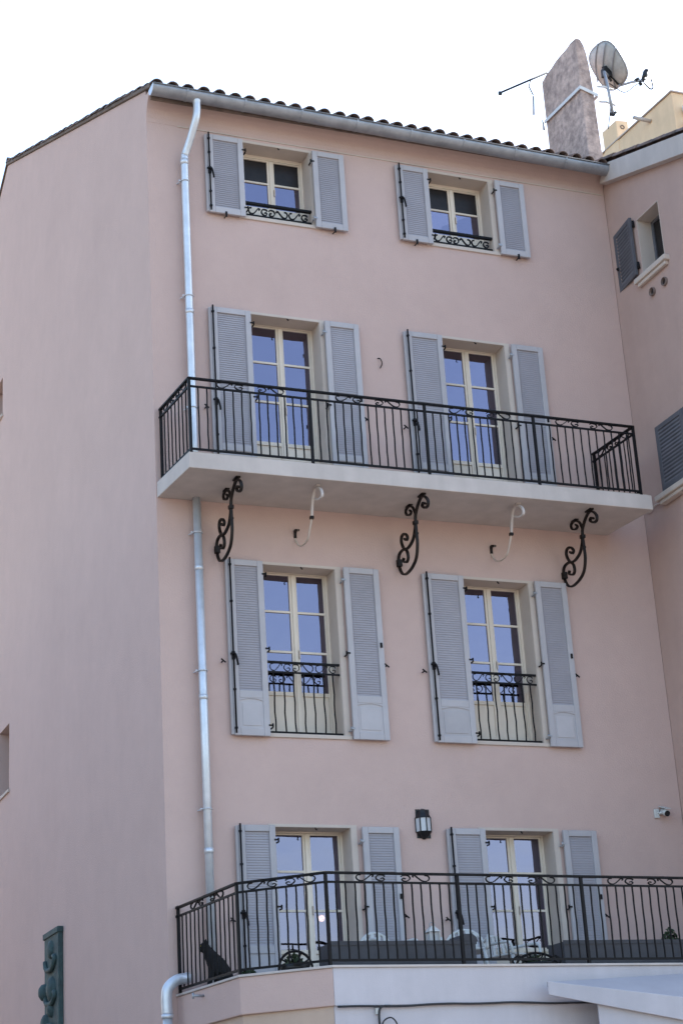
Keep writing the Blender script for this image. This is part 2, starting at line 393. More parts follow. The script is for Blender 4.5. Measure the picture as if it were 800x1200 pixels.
# windows -----------------------------------------------------------------
def window(c, r):
    a, b, mc, top, bot, k = c['a'], c['b'], c['mc'], r['top'], r['bot'], r['k']
    bb = bot
    e = .004
    fr = MB(); y0, y1 = .26, .33
    t = .055; ja = .06; jb = .038
    ztop = r['panes'][0]+.022
    fr.box((a+e, y0, bb+.004), (a+ja-.012, y1, top-e)).box((b-jb, y0, bb+.004), (b-e, y1, top-e)).box((a+ja-.012, y0, ztop), (b-jb, y1, top-e))
    fr.box((a+ja-.012, y0, bb+.004), (b-jb, y1, bb+.045))
    win = build(fr, 'window', 'cream', house, bevel=.004)
    # painted surround and reveal lining
    su = MB(); s = .075; q = -.006
    su.box((a-s, q, bot-.0), (a+.001, .0, top)).box((b-.001, q, bot), (b+s, .0, top)).box((a-s, q, top), (b+s, 0, top+.03))
    su.box((a-.001, q, bot), (a+.006, .259, top)).box((b-.006, q, bot), (b+.001, .259, top)).box((a+.006, q, top-.006), (b-.006, .259, top+.001))
    build(su, 'surround', 'creamwall', win)
    if k in (1, 3):
        build(MB().box((a-.09, -.022, bot-.045), (b+.09, .259, bot+.003)), 'sill', 'creamwall', win, bevel=.006)
    # two casements with glazing bars
    zb = bb+.05
    zl = r['panes'][-1]
    for i, (x0, x1) in enumerate(((a+ja-.01, mc-.004), (mc+.004, b-jb-.002))):
        cs = MB(); st = .04; ys0, ys1 = .267, .313
        xi0 = x0+(.022 if i == 0 else .046); xi1 = x1-(.046 if i == 0 else .022)
        cs.box((x0, ys0, zb), (xi0, ys1, ztop-.003)).box((xi1, ys0, zb), (x1, ys1, ztop-.003))
        cs.box((xi0, ys0, r['panes'][0]), (xi1, ys1, ztop-.003))
        if k == 1: cs.box((xi0, ys0, zb), (xi1, ys1, zl))
        else:
            cs.box((xi0, ys0, zl-.05), (xi1, ys1, zl)).box((xi0, ys0, zb), (xi1, ys1, zb+.09))
        build(cs, 'casement', 'cream', win, bevel=.004)
        if k != 1: build(MB().box((xi0, .283, zb+.09), (xi1, .305, zl-.05)), 'lower_panel', 'cream', win, bevel=.006)
        for z in r['panes'][1:-1]: build(MB().box((xi0, .271, z-.013), (xi1, .309, z+.013)), 'glazing_bar', 'cream', win)
        for j in range(len(r['panes'])-1):
            zt = r['panes'][j]-(.013 if j else 0); zz = r['panes'][j+1]+(.013 if j < len(r['panes'])-2 else 0)
            yp = .288+random.uniform(-.001, .001)
            baked_dark = (k == 1 and j == 0)  # upper panes of the top row: dark reflection put in as colour
            build(MB().box((xi0-.004, yp, zz-.004), (xi1+.004, yp+.006, zt+.004)), 'pane', 'baked_dark' if baked_dark else 'glass', win).rotation_euler = (random.gauss(0, .0035), 0, random.gauss(0, .0045))
    build(MB().box((mc-.022, .253, zb+.01), (mc+.022, .266, ztop-.01)), 'mullion_cover', 'cream', win, bevel=.004)
    build(MB().box((mc+.03, .24, (top+bot)/2-.04), (mc+.045, .265, (top+bot)/2+.06)), 'latch', 'creamwall', win)
    # little dark hook at lintel
    build(MB().tube([(mc+.02, .01, top-.004), (mc+.02, -.01, top-.03), (mc+.035, -.012, top-.035)], .008, 6), 'hook', 'iron', win)
    return win

def shutter(xa, xb, top, bot, k, side):
    """closed leaf folded flat on the wall; side -1 left leaf (bolt on its outer edge), +1 right leaf"""
    y0, y1 = -.075, -.035
    st = .075; H = top-bot
    mb = MB()
    mid = None
    if k == 3: mid = bot+.50
    if k == 2: mid = bot+.45
    if k == 4: mid = bot+.42
    br = .09
    zi = bot+br
    mb.box((xa, y0, bot), (xa+st, y1, top)).box((xb-st, y0, bot), (xb, y1, top))
    mb.box((xa+st, y0, top-.075), (xb-st, y1, top)).box((xa+st, y0, bot), (xb-st, y1, zi))
    if mid: mb.box((xa+st, y0, mid-.045), (xb-st, y1, mid+.045))
    sh = build(mb, 'shutter', 'shut', house, bevel=.006)
    z0 = (mid+.045) if mid else zi; z1 = top-.075
    if k == 2 and mid: pass
    lv = MB(); pitch = .030; nsl = int((z1-z0)/pitch); pitch = (z1-z0)/nsl
    for i in range(nsl):
        z = z0+i*pitch
        lv.hexa([(xa+st, y0+.019, z+.002), (xb-st, y0+.019, z+.002), (xb-st, y0+.0275, z+pitch*.8), (xa+st, y0+.0275, z+pitch*.8),
                 (xa+st, y0+.019, z+.012), (xb-st, y0+.019, z+.012), (xb-st, y0+.0275, z+pitch*.8+.010), (xa+st, y0+.0275, z+pitch*.8+.010)])
    build(lv, 'slats', 'louv', sh, kind='stuff')
    build(MB().box((xa+st-.002, y1-.006, z0), (xb-st+.002, y1-.002, z1)), 'back_board', 'louv', sh)
    if mid:
        build(MB().box((xa+st-.002, y0+.012, zi-.002), (xb-st+.002, y1-.006, mid-.043)), 'lower_panel', 'shut', sh)
        if k == 3:
            xm = (xa+xb)/2; zz = mid-.045; hw = (xb-xa)/2-st
            pts = [(xm-hw, y0+.003, zz)]+[(xm+hw*q, y0+.003, zz-.035+.028*(1-q*q)) for q in [i/5-1 for i in range(11)]]+[(xm+hw, y0+.003, zz)]
            build(MB().prism(pts, (0, .02, 0)), 'arched_rail', 'shut', sh)
            build(MB().box((xa+st+.03, y0+.006, zi+.03), (xb-st-.03, y0+.014, mid-.105)), 'raised_panel', 'shut', sh, bevel=.005)
    # hardware
    inner = xb if side < 0 else xa
    nh = 2 if k == 1 else 3
    for i in range(nh):
        z = bot+.13+(H-.30)*i/(nh-1)
        hb = MB().box((inner-.02 if side < 0 else inner-.035, y0-.006, z-.010), (inner+.035 if side < 0 else inner+.02, y0-.001, z+.010))
        hx = inner+.030*(-side)
        hb.tube([(hx, y0-.004, z-.022), (hx, y0-.004, z+.022)], .011, 8); hb.bar((hx, y0, z-.025), (hx, 0, z-.025), .014, .014)
        build(hb, 'hinge', 'iron' if (side < 0 or i == 1) else 'zinc', sh)
    if side < 0:
        # rebate strip and espagnolette bolt on the outer edge
        build(MB().box((xa-.034, y0+.012, bot+.01), (xa-.001, y1+.012, top-.01)), 'rebate_strip', 'shut', sh, bevel=.004)
        bolt = MB().tube([(xa+.012, y0-.018, bot+.02), (xa+.012, y0-.018, top+.01)], .0115, 8)
        zc = bot+H*(.52 if k == 1 else .44)
        bolt.box((xa-.006, y0-.03, zc-.05), (xa+.03, y0-.002, zc+.05))
        for zz in (bot+.08, top-.08, bot+H*.25, bot+H*.75): bolt.box((xa-.004, y0-.028, zz-.012), (xa+.028, y0-.001, zz+.012))
        b_ = build(bolt, 'bolt', 'iron', sh)
        build(MB().tube(crom([(xa+.012, y0-.035, zc+.02), (xa+.025, y0-.06, zc), (xa+.045, y0-.06, zc-.09), (xa+.05, y0-.055, zc-.13)], 3), .013, 8).tube([(xa-.03, y0-.03, zc+.015), (xa+.03, y0-.035, zc+.015)], .014, 8), 'handle', 'iron', sh)
    else:
        zc = bot+H*.5
        if k != 1: build(MB().box((xb-.05, y0-.02, zc+.10-.03), (xb-.028, y0-.002, zc+.10+.03)), 'keep', 'iron', sh)
    # shutter dog on the wall beyond the outer edge / underneath
    if k == 1:
        xm = (xa+xb)/2+.03*side
        d = MB().tube([(xm, 0.0, bot-.03), (xm, -.085, bot-.03)], .008, 6).box((xm-.012, -.095, bot-.055), (xm+.012, -.08, bot+.02))
    else:
        xo = xa-.11 if side < 0 else xb+.022; zc = bot+H*(.41 if side < 0 else .43)
        d = MB().tube([(xo, 0.0, zc), (xo, -.07, zc)], .009, 6).bar((xo-.028, -.074, zc+.022), (xo+.028, -.074, zc-.022), .017, .013)
    build(d, 'shutter_stay', 'iron', sh)
    return sh
LEAF = {(1, 'left'): (6.968, 8.440, 8.90), (2, 'left'): (6.932, 8.469, 8.95), (3, 'left'): (7.02, 8.51, 8.985), (4, 'left'): (7.015, 8.54, 9.014),
        (1, 'right'): (9.716, 11.19, 11.645), (2, 'right'): (9.644, 11.195, 11.67), (3, 'right'): (9.635, 11.181, 11.64), (4, 'right'): (9.691, 11.22, 11.69)}
for c in COLS:
    for r in ROWS:
        window(c, r)
        top = r['top']+{1: 0, 2: 0, 3: .012, 4: .0}[r['k']]; bot = {1: r['bot']-.045, 2: 10.08, 3: r['bot']-.05, 4: 3.98}[r['k']]
        lx = c['a']-.012
        la, ra, rb = LEAF[(r['k'], c['name'])]
        shutter(la-.04, lx, top, bot, r['k'], -1)
        shutter(ra-.026, rb-.028, top, bot, r['k'], 1)

# small side windows on the gable wall
for (ya, yc, za, zb) in side_holes:
    wn = build(MB().box((X0+.2, ya, za), (X0+.26, ya+.06, zb)).box((X0+.2, yc-.06, za), (X0+.26, yc, zb)).box((X0+.2, ya+.06, za), (X0+.26, yc-.06, za+.06)).box((X0+.2, ya+.06, zb-.06), (X0+.26, yc-.06, zb)), 'window', 'cream', house, label='small recessed window in the blank side wall')
    build(MB().box((X0+.22, ya+.06, za+.06), (X0+.228, yc-.06, zb-.06)), 'pane', 'baked_dark', wn)
    build(MB().box((X0-.03, ya-.05, za-.04), (X0+.2, yc+.05, za+.003)), 'sill', 'creamwall', wn)

# balcony slab (part of the house)
sp_ = [(6.13, 0.0), (6.215, -1.02), (12.465, -1.02), (12.36, 0.0)]
slb = MB().prism([(x, y, 9.80) for x, y in sp_], (0, 0, .20))
bal = build(slb, 'balcony', 'slab', house, bevel=.008, label='pale concrete balcony slab under the second floor windows')
lip = MB().prism([(6.19, -.02, 10.0), (6.235, -.99, 10.0), (12.435, -.99, 10.0), (12.34, -.02, 10.0)], (0, 0, .018))
build(lip, 'floor_tiles', 'floor', bal)
# iron scroll brackets under the slab
A_ = [(-.91,9.647),(-.866,9.68),(-.82,9.659),(-.899,9.598),(-.981,9.6),(-.994,9.659),(-.929,9.733),(-.825,9.772),(-.709,9.716),(-.613,9.611),(-.594,9.522),(-.548,9.409),(-.466,9.32),(-.31,9.278),(-.192,9.324),(-.139,9.423),(-.164,9.491),(-.26,9.489),(-.33,9.422),(-.292,9.392),(-.237,9.433)]
B_ = [(-.613,9.611),(-.555,9.729),(-.444,9.79),(-.343,9.774),(-.351,9.712),(-.438,9.675),(-.495,9.692),(-.451,9.735)]
C_ = [(-.595,9.51),(-.6,9.359),(-.6,9.221),(-.537,9.072),(-.395,8.993),(-.201,8.972),(-.076,9.035),(-.014,9.175),(-.044,9.283),(-.167,9.306),(-.274,9.258),(-.306,9.162),(-.253,9.115),(-.156,9.158),(-.175,9.195)]
def bracket(x, s=1.0):
    f = lambda L: crom([(x, p[0]*s, p[1]) for p in L], 4)
    mb = MB().flat(f(A_), (1, 0, 0), .034, .022).flat(f(C_), (1, 0, 0), .034, .022).flat(f(B_), (1, 0, 0), .03, .02)
    b = build(mb, 'scroll_bracket', 'rust', house, label='black wrought iron scroll bracket under the balcony')
    build(MB().box((x-.027, -.622*s, 9.495), (x+.027, -.56*s, 9.54)), 'collar', 'rust', b)
    build(MB().box((x-.022, -.615*s, 9.36), (x+.022, -.565*s, 9.385)), 'collar', 'rust', b)
    build(MB().box((x-.03, -.06, 9.13), (x+.03, .0, 9.22)), 'wall_plate', 'rust', b)
    tp = MB().box((x-.028, -.90, 9.781), (x+.028, -.76, 9.802)).box((x-.028, -.50, 9.790), (x+.028, -.39, 9.802))
    for yy in (-.88, -.78): tp.tube([(x, yy, 9.77), (x, yy, 9.785)], .012, 6)
    build(tp, 'slab_plate', 'rust', b)
for x in (6.86, 9.27, 11.627): bracket(x)
K_ = [(-.72,9.666),(-.84,9.612),(-.95,9.613),(-.93,9.70),(-.80,9.785),(-.693,9.754),(-.63,9.639),(-.577,9.468),(-.483,9.329),(-.388,9.242),(-.159,9.254),(-.014,9.378),(-.014,9.501),(-.117,9.479)]
for x in (7.893, 10.60):
    P = crom([(x, y, z) for y, z in K_], 4)
    cut = int(len(P)*.53)
    b = build(MB().flat(P[:cut+1], (1, 0, 0), .03, .024), 'scroll_bracket', 'slab', house, label='slim scroll bracket painted cream like the slab')
    build(MB().flat(P[cut:], (1, 0, 0), .02, .014), 'lower_scroll', 'creamwall', b)
    build(MB().box((x-.024, -.86, 9.780), (x+.024, -.74, 9.802)), 'slab_plate', 'slab', b)
    build(MB().box((x-.022, -.605, 9.455), (x+.022, -.56, 9.49)), 'collar', 'rust', b)
    build(MB().flat(P[-8:], (1, 0, 0), .034, .026), 'scroll_tip', 'rust', b)
# wall oddments
build(MB().tube(crom([(9.19, -.0, 12.03), (9.215, -.03, 12.02), (9.235, -.035, 11.95), (9.205, -.03, 11.88)], 4), .007, 6), 'wall_hook', 'iron', house)

# ------------------------------------------------------------------ railings
SA = [(.16,.93),(.05,.88),(0,.6),(.04,.25),(.15,.08),(.28,.2),(.42,.62),(.52,.93),(.6,.85),(.56,.68)]
SB = [(1,.72),(.95,.9),(.82,.93),(.72,.8),(.69,.45),(.78,.15),(.9,.08),(.98,.3),(.93,.5),(.85,.42)]
bal_mesh = {}
def railing(par, segs, ztop, z2, zbot, zfoot, mot=.33, motifs=None, gap=.113, pw=.032, endposts=None, bw=.0155):
    """segs: list of (p, q, fractions of intermediate posts); shared rail heights may be lists"""
    for si, (p, q, npan, posts) in enumerate(segs):
        p = Vector((*p, 0)); q = Vector((*q, 0)); d = (q-p); L = d.length; d.normalize()
        at = lambda s, z: Vector((p.x+d.x*s, p.y+d.y*s, z))
        nrm = Vector((d.y, -d.x, 0))
        build(MB().bar(at(-.012, ztop), at(L+.012, ztop), .045, .024), 'handrail', 'iron', par, bevel=.003)
        build(MB().bar(at(0, z2), at(L, z2), .022, .022), 'middle_rail', 'iron', par)
        build(MB().bar(at(0, zbot), at(L, zbot), .022, .024), 'bottom_rail', 'iron', par)
        bounds = [0]+[x for x in posts]+[L]
        for x in bounds:
            if si > 0 and x == 0: continue
            if (si, x) in (endposts or ()): continue
            build(MB().bar(at(x, zfoot), at(x, ztop-.01), pw, pw), 'post', 'iron', par)
        for a, b in zip(bounds[:-1], bounds[1:]):
            W = b-a; nb = max(1, round(W/gap)-1)
            for i in range(nb):
                s = a+W*(i+1)/(nb+1); h = z2-zbot
                key = (round(h, 3), bw)
                c = at(s, (z2+zbot)/2)
                rot = (random.uniform(-.006, .006), random.uniform(-.006, .006), math.atan2(d.y, d.x))
                if key not in bal_mesh:
                    mb = MB(); N = 9; pts = [(.0022*math.sin(k*1.9+.5), 0, -h/2+h*k/(N-1)) for k in range(N)]
                    mb.tube(pts, bw/1.6, 6, cap=False)
                    o = build(mb, 'baluster', 'iron', par, origin=(0, 0, 0)); place(o, c, par); o.rotation_euler = rot; bal_mesh[key] = o
                else: clone(bal_mesh[key], c, par, rot)
            # scroll motifs: two mirrored pairs in a wide panel, one pair in a short one
            hh = ztop-.012-z2-.011
            if W > 1.2: spots = [(a+W*.335, 1), (a+W*.675, -1)]
            elif W > .85: spots = [(a+W*.29, 1), (a+W*.72, -1)]
            elif W > .5: spots = [(a+W*.5, 1)]
            else: spots = []
            ms = mot if W > .9 else mot*.95
            for sc, mir in spots:
                for S in (SA, SB):
                    pts = crom([at(sc+mir*(u-.5)*ms, z2+.011+v*hh) for u, v in S], 3)
                    build(MB().flat(pts, nrm, .018, .011), 'scroll', 'iron', par)
            if W > .85 and False: pass

br = thing('balcony_railing', (9.3, -.98, 10.0), 'long black iron railing with scroll frieze round the upper balcony slab', 'railing')
yf = -.985
railing(br, [((6.195, -.03), (6.258, yf), 1, []), ((6.258, yf), (12.33, yf), 4, [1.53, 3.07, 4.60]), ((12.33, yf), (12.285, -.03), 1, [])],
        10.965, 10.862, 10.055, 10.0)
for sx, yy in ((6.195, -.0), (12.285, -.0)):
    for z in (10.862, 10.97): build(MB().tube([(sx, -.04, z), (sx, .0, z)], .022, 8), 'wall_anchor', 'iron', br)
tr = thing('terrace_railing', (9.0, -2.2, 3.93), 'black iron railing with scroll frieze round the lower terrace', 'railing')
tl1, tl2 = (6.393, -1.592), (7.13, -2.262); tl3 = (12.96, -2.03)
railing(tr, [((6.235, -.03), tl1, 1, []), (tl1, tl2, 1, []), (tl2, tl3, 4, [1.53, 3.06, 4.59])], 4.873, 4.778, 3.985, 3.93)
for z in (4.778, 4.875): build(MB().tube([(6.233, -.04, z), (6.231, .0, z)], .022, 8), 'wall_anchor', 'iron', tr)

def guard(c, r, label):
    a, b = c['a']+.006, c['b']-.006
    k = r['k']; y = .035
    if k == 1:
        zt, zb = 14.115, 13.985
        t = thing('window_guard', ((a+b)/2, y, 13.9), label, 'window guard')
        build(MB().bar((a, y, zt), (b, y, zt), .05, .03), 'top_rail', 'iron', t)
        build(MB().bar((a, y, zb-.04), (b, y, zb-.04), .016, .016), 'bottom_rail', 'iron', t)
        W = b-a
        for i, mir in enumerate((1, -1, 1)):
            s0 = a+W*(.2+.3*i)
            for S in (SA, SB):
                build(MB().flat(crom([(s0+mir*(u-.5)*.26, y, zb-.03+v*.105) for u, v in S], 3), (0, 1, 0), .02, .016), 'scroll', 'iron', t)
    else:
        zt, z2, zb = 7.812, 7.69, 6.948
        t = thing('window_guard', ((a+b)/2, y, 6.93), label, 'window guard')
        build(MB().bar((a, y, zt), (b, y, zt), .03, .026), 'top_rail', 'iron', t)
        build(MB().bar((a, y, z2), (b, y, z2), .02, .02), 'middle_rail', 'iron', t)
        build(MB().bar((a, y, zb), (b, y, zb), .02, .02), 'bottom_rail', 'iron', t)
        for i in range(7):
            x = a+.09+(b-a-.18)*i/6
            pts = [(x+.005*math.sin(q*2+i), y, zb+(z2-zb)*q/6) for q in range(7)]
            build(MB().tube(pts, .0095, 6, cap=False), 'baluster', 'iron', t)
        W = b-a
        for i, mir in enumerate((1, -1, 1)):
            s0 = a+W*(.19+.31*i)
            for S in (SA, SB):
                build(MB().flat(crom([(s0+mir*(u-.5)*.26, y, z2+.01+v*.10) for u, v in S], 3), (0, 1, 0), .012, .009), 'scroll', 'iron', t)
gl = {(1, 0): 'low scrolled iron bar across the small top window beside the downpipe',
      (1, 1): 'low scrolled iron bar across the small top window nearest the chimney',
      (3, 0): 'barred iron window guard under the balcony, nearest the downpipe',
      (3, 1): 'barred iron window guard under the balcony, farther from the downpipe'}
for ri in (0, 2):
    for ci in (0, 1): guard(COLS[ci], ROWS[ri], gl[(ROWS[ri]['k'], ci)])

# ------------------------------------------------------------------ terrace
ter = thing('terrace', (9.5, -1.2, 0), 'raised terrace with pink left end and white front wall below the house', 'terrace')
o_ = [(6.205, -.0), (6.37, -1.635), (7.135, -2.31)]; o2 = (12.97, -2.075)
def ring(off, z0, z1, pts):
    out = []
    for i, p in enumerate(pts):
        out.append(p)
    return out
inn = [(6.42, 0.0), (6.57, -1.53), (7.20, -2.10), (12.97, -1.87)]
up_l = MB().prism([(x, y, 3.53) for x, y in [o_[0], o_[1], o_[2], inn[2], inn[1], inn[0]]], (0, 0, .375))
build(up_l, 'parapet', 'pink', ter, bevel=.01, label='pink parapet at the chamfered left end')
up_r = MB().prism([(x, y, 3.53) for x, y in [o_[2], o2, inn[3], inn[2]]], (0, 0, .375))
build(up_r, 'parapet', 'white', ter, bevel=.004, label='white parapet under the long railing')
lo = [(6.245, 0), (6.405, -1.60), (7.137, -2.275)]
build(MB().prism([(x, y, 0) for x, y in lo+[(7.14, -.05), (6.5, -.0)]], (0, 0, 3.53)), 'lower_wall', 'warm_lit', ter, label='lower wall under the pink parapet, warm light put into its colour')
build(MB().prism([(x, y, 0) for x, y in [(7.138, -2.29), (12.97, -2.055), (12.97, -1.7), (7.138, -1.7)]], (0, 0, 3.53)), 'lower_wall', 'white', ter)
cpt = MB(); ex = .02
for p, q in ((( 6.185, .0), (6.352, -1.648)), ((6.352, -1.648), (7.128, -2.332)), ((7.128, -2.332), (12.97, -2.097))):
    pass
cpt.prism([(x, y, 3.905) for x, y in [(6.188, .0), (6.354, -1.645), (7.128, -2.328), (12.97, -2.093), (12.97, -1.86), (7.21, -2.09), (6.58, -1.52), (6.43, .0)]], (0, 0, .025))
build(cpt, 'coping', 'slab', ter, bevel=.004)
build(MB().prism([(x, y, 3.80) for x, y in [(6.431, -.003), (6.582, -1.52), (7.212, -2.088), (12.96, -1.858), (12.96, -.003)]], (0, 0, .115)), 'floor', 'floor', ter)
dr = crom([(6.30, -.10, 4.10), (6.25, -.14, 4.085), (6.14, -.17, 4.06), (6.05, -.18, 3.98), (6.03, -.18, 3.86), (6.035, -.18, 3.70)], 5)
dpo = build(MB().tube(dr, .06, 12), 'drain_elbow', 'galv', ter, label='bright metal drain elbow at the terrace end')
build(MB().tube([(6.035, -.18, 3.70), (6.035, -.18, 3.66)], .068, 12).tube([(6.035, -.18, 3.68), (6.06, -.18, 0)], .053, 12), 'drain_pipe', 'galv', ter)
build(MB().tube([(6.15, -.75, 3.83), (6.31, -.72, 3.83)], .014, 8).tube([(6.15, -.75, 3.86), (6.15, -.75, 3.80)], .013, 8), 'wall_stub', 'zinc', ter)
yw = lambda x: -2.29+(x-7.138)*.0403
cab = thing('cable', (9.5, -2.3, 3.3), 'dark cable clipped along the white terrace wall with a drooping loop', 'cable')
pts = [(x, yw(x)-.035+.004*math.sin(x*5), 3.525+.008*math.sin(x*2.3)+.005*math.sin(x*7)) for x in [7.16+i*.25 for i in range(23)]]
build(MB().tube(crom(pts, 3), .012, 6), 'run', 'cable', cab)
build(MB().tube(crom([(7.75, yw(7.75)-.03, 3.52), (7.66, yw(7.6)-.035, 3.515), (7.62, yw(7.6)-.035, 3.48), (7.61, yw(7.6)-.035, 3.38), (7.62, yw(7.6)-.035, 3.2), (7.62, yw(7.6)-.035, 2.6)], 4), .012, 6), 'drop', 'cable', cab)
build(MB().tube(crom([(7.62, yw(7.6)-.045, 3.30), (7.655, yw(7.6)-.06, 3.375), (7.73, yw(7.7)-.07, 3.40), (7.79, yw(7.7)-.06, 3.345), (7.80, yw(7.8)-.06, 3.25)], 4), .008, 6), 'loop', 'cable', cab)
build(MB().box((7.58, yw(7.6)-.03, 3.44), (7.615, yw(7.6)-.0, 3.50)), 'clip', 'plastic', cab)

# awning / canopy to the lower right
aw = thing('canopy', (11.2, -3.0, 0), 'white sloping canopy roof with deep fascia standing against the terrace wall', 'canopy')
P0 = Vector((9.505, -2.42, 3.725)); dE = Vector((1.26, -.6, -.255)); k = 2.8
P2 = P0+dE*k; P1 = Vector((9.505, -2.34, 3.73)); P1 = Vector((13.0, -2.36, 3.862)); Q0 = P0+Vector((0, 0, -.008))
roofp = [P0+Vector((.02, .012, -.01)), P2+Vector((.02, .012, -.01)), Vector((P2.x+.1, -2.36, 3.86)), Vector((9.53, -2.36, 3.722))]
mbp = MB().add(roofp+[p-Vector((0, 0, .05)) for p in roofp], [(0, 1, 2, 3), (7, 6, 5, 4), (0, 4, 5, 1), (1, 5, 6, 2), (2, 6, 7, 3), (3, 7, 4, 0)])
build(mbp, 'canopy_roof', 'canroof', aw)
nE = Vector((-dE.y, dE.x, 0)).normalized()*.03
h0, h2 = .14, .14+.10*k
mbf = MB().hexa([P0-Vector((0, 0, h0)), P2-Vector((0, 0, h2)), P2-Vector((0, 0, h2))+nE, P0-Vector((0, 0, h0))+nE, P0, P2, P2+nE, P0+nE])
build(mbf, 'fascia', 'white', aw, bevel=.006)
W0 = P0+dE*.36+nE*2.2; W2 = P0+dE*k+nE*2.2
mbw = MB().hexa([Vector((W0.x, W0.y, 0)), Vector((W2.x, W2.y, 0)), Vector((W2.x, W2.y, 0))+nE*3, Vector((W0.x, W0.y, 0))+nE*3,
                 W0-Vector((0, 0, .14)), W2-Vector((0, 0, .22)), W2-Vector((0, 0, .22))+nE*3, W0-Vector((0, 0, .14))+nE*3])
build(mbw, 'canopy_wall', 'white', aw)
build(MB().box((9.56, -2.40, 3.58), (10.1, -2.36, 3.63)), 'bearer', 'slab', aw)

# ------------------------------------------------------------------ neighbouring house (right)
NX = 12.98; NXE = 16.45; nz_ = lambda y: 15.55+.35*y; nang = math.atan(.35); NY0 = -2.75; NR = 5.0
nb = thing('neighbouring_house', (14.7, 0, 0), 'pink house adjoining on the right, shade put into its colour, with slate grey shutters', 'house')
nholes = [(-1.30, -.74, 13.40, 14.285), (-1.95, -.62, 10.2, 11.18)]
nw = wallgrid((NX, 0, 0), (0, 1, 0), (0, 0, 1), (1, 0, 0), [NY0, 8.0], [0, 13.0, 13.2], [], .35) if False else None
wg = wallgrid((NX, 0, 0), (0, 1, 0), (0, 0, 1), (1, 0, 0), [NY0, -2.2, 0.0], [0, 13.3], [(-1.95, -.62, 10.2, 11.18)], .35)
# upper strip with the small window, following the rake
for ya, yc in ((NY0, -1.30), (-.74, 0.0)):
    wg.prism([(NX, ya, 13.3), (NX, yc, 13.3), (NX, yc, nz_(yc)-.05), (NX, ya, nz_(ya)-.05)], (.35, 0, 0))
wg.box((NX, -1.30, 13.3), (NX+.35, -.74, 13.40))
wg.prism([(NX, -1.30, 14.285), (NX, -.74, 14.285), (NX, -.74, nz_(-.74)-.05), (NX, -1.30, nz_(-1.30)-.05)], (.35, 0, 0))
build(wg, 'side_wall', 'pink_shaded', nb)
build(MB().box((NX+.35, NY0, 0), (NXE, NY0+.3, 13.3)), 'front_wall', 'pink_shaded', nb)
build(MB().prism([(NX+.003, 0.004, 0), (NX+.003, 10, 0), (NX+.003, 10, nz_(2*NR-10)-.06), (NX+.003, NR, nz_(NR)-.06), (NX+.003, .004, nz_(0)-.06)], (.33, 0, 0)), 'party_wall', 'pink_shaded', nb)
build(MB().prism([(NXE, NY0, 0), (NXE, 10, 0), (NXE, 10, nz_(0)-.1), (NXE, NR, nz_(NR)-.1), (NXE, NY0, nz_(NY0)-.1)], (.2, 0, 0)), 'end_wall', 'pink_shaded', nb)
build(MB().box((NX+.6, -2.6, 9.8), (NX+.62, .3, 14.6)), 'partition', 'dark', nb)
nrf = MB()
nrf.prism([(NX-.09, NY0-.3, nz_(NY0-.3)-.04), (NX-.09, NR, nz_(NR)-.04), (NX-.09, NR, nz_(NR)+.01), (NX-.09, NY0-.3, nz_(NY0-.3)+.01)], (NXE-NX+.3, 0, 0))
nrf.prism([(NX-.09, NR, nz_(NR)-.04), (NX-.09, 10.2, nz_(2*NR-10.2)-.04), (NX-.09, 10.2, nz_(2*NR-10.2)+.01), (NX-.09, NR, nz_(NR)+.01)], (NXE-NX+.3, 0, 0))
nroof = build(nrf, 'roof', 'deck', nb)
build(MB().prism([(NX-.12, NY0-.3, nz_(NY0-.3)-.30), (NX-.12, -.10, nz_(-.10)-.30), (NX-.12, -.24, nz_(-.24)-.0), (NX-.12, NY0-.3, nz_(NY0-.3)-.0)], (.118, 0, 0)), 'fascia', 'slab', nb, bevel=.006, label='pale grey raked fascia board under the roof edge')
for r in range(11):
    s = r*.34
    for i in range(4):
        y = -5.9+s*math.cos(nang)
        put_tile(NX-.045+i*.2135, s, nroof, y0=NY0-.3, slope=nang+.012, zf=nz_, lift=.022)
# upper window with open slate shutter
nwn = build(MB().box((NX+.22, -1.30, 13.40), (NX+.28, -1.25, 14.285)).box((NX+.22, -.79, 13.40), (NX+.28, -.74, 14.285)).box((NX+.22, -1.25, 13.40), (NX+.28, -.79, 13.45)).box((NX+.22, -1.25, 14.235), (NX+.28, -.79, 14.285)).box((NX+.22, -1.03, 13.45), (NX+.28, -.99, 14.235)), 'window', 'dshut', nb, label='small deep window of the neighbouring house with dark frame')
build(MB().box((NX+.24, -1.25, 13.45), (NX+.246, -.79, 14.235)), 'pane', 'baked_dark', nwn)
lin = MB().box((NX-.004, -.74-.004, 13.40), (NX+.22, -.735, 14.285)).box((NX-.004, -1.305, 13.40), (NX+.22, -1.296, 14.285)).box((NX-.004, -1.296, 14.279), (NX+.22, -.744, 14.287))
build(lin, 'lining', 'creamwall', nwn)
sil = MB().box((NX-.09, -1.40, 13.325), (NX+.2, -.60, 13.402)); sil.box((NX-.06, -1.36, 13.27), (NX+.0, -.64, 13.325))
build(sil, 'sill', 'creamwall', nwn, bevel=.012)
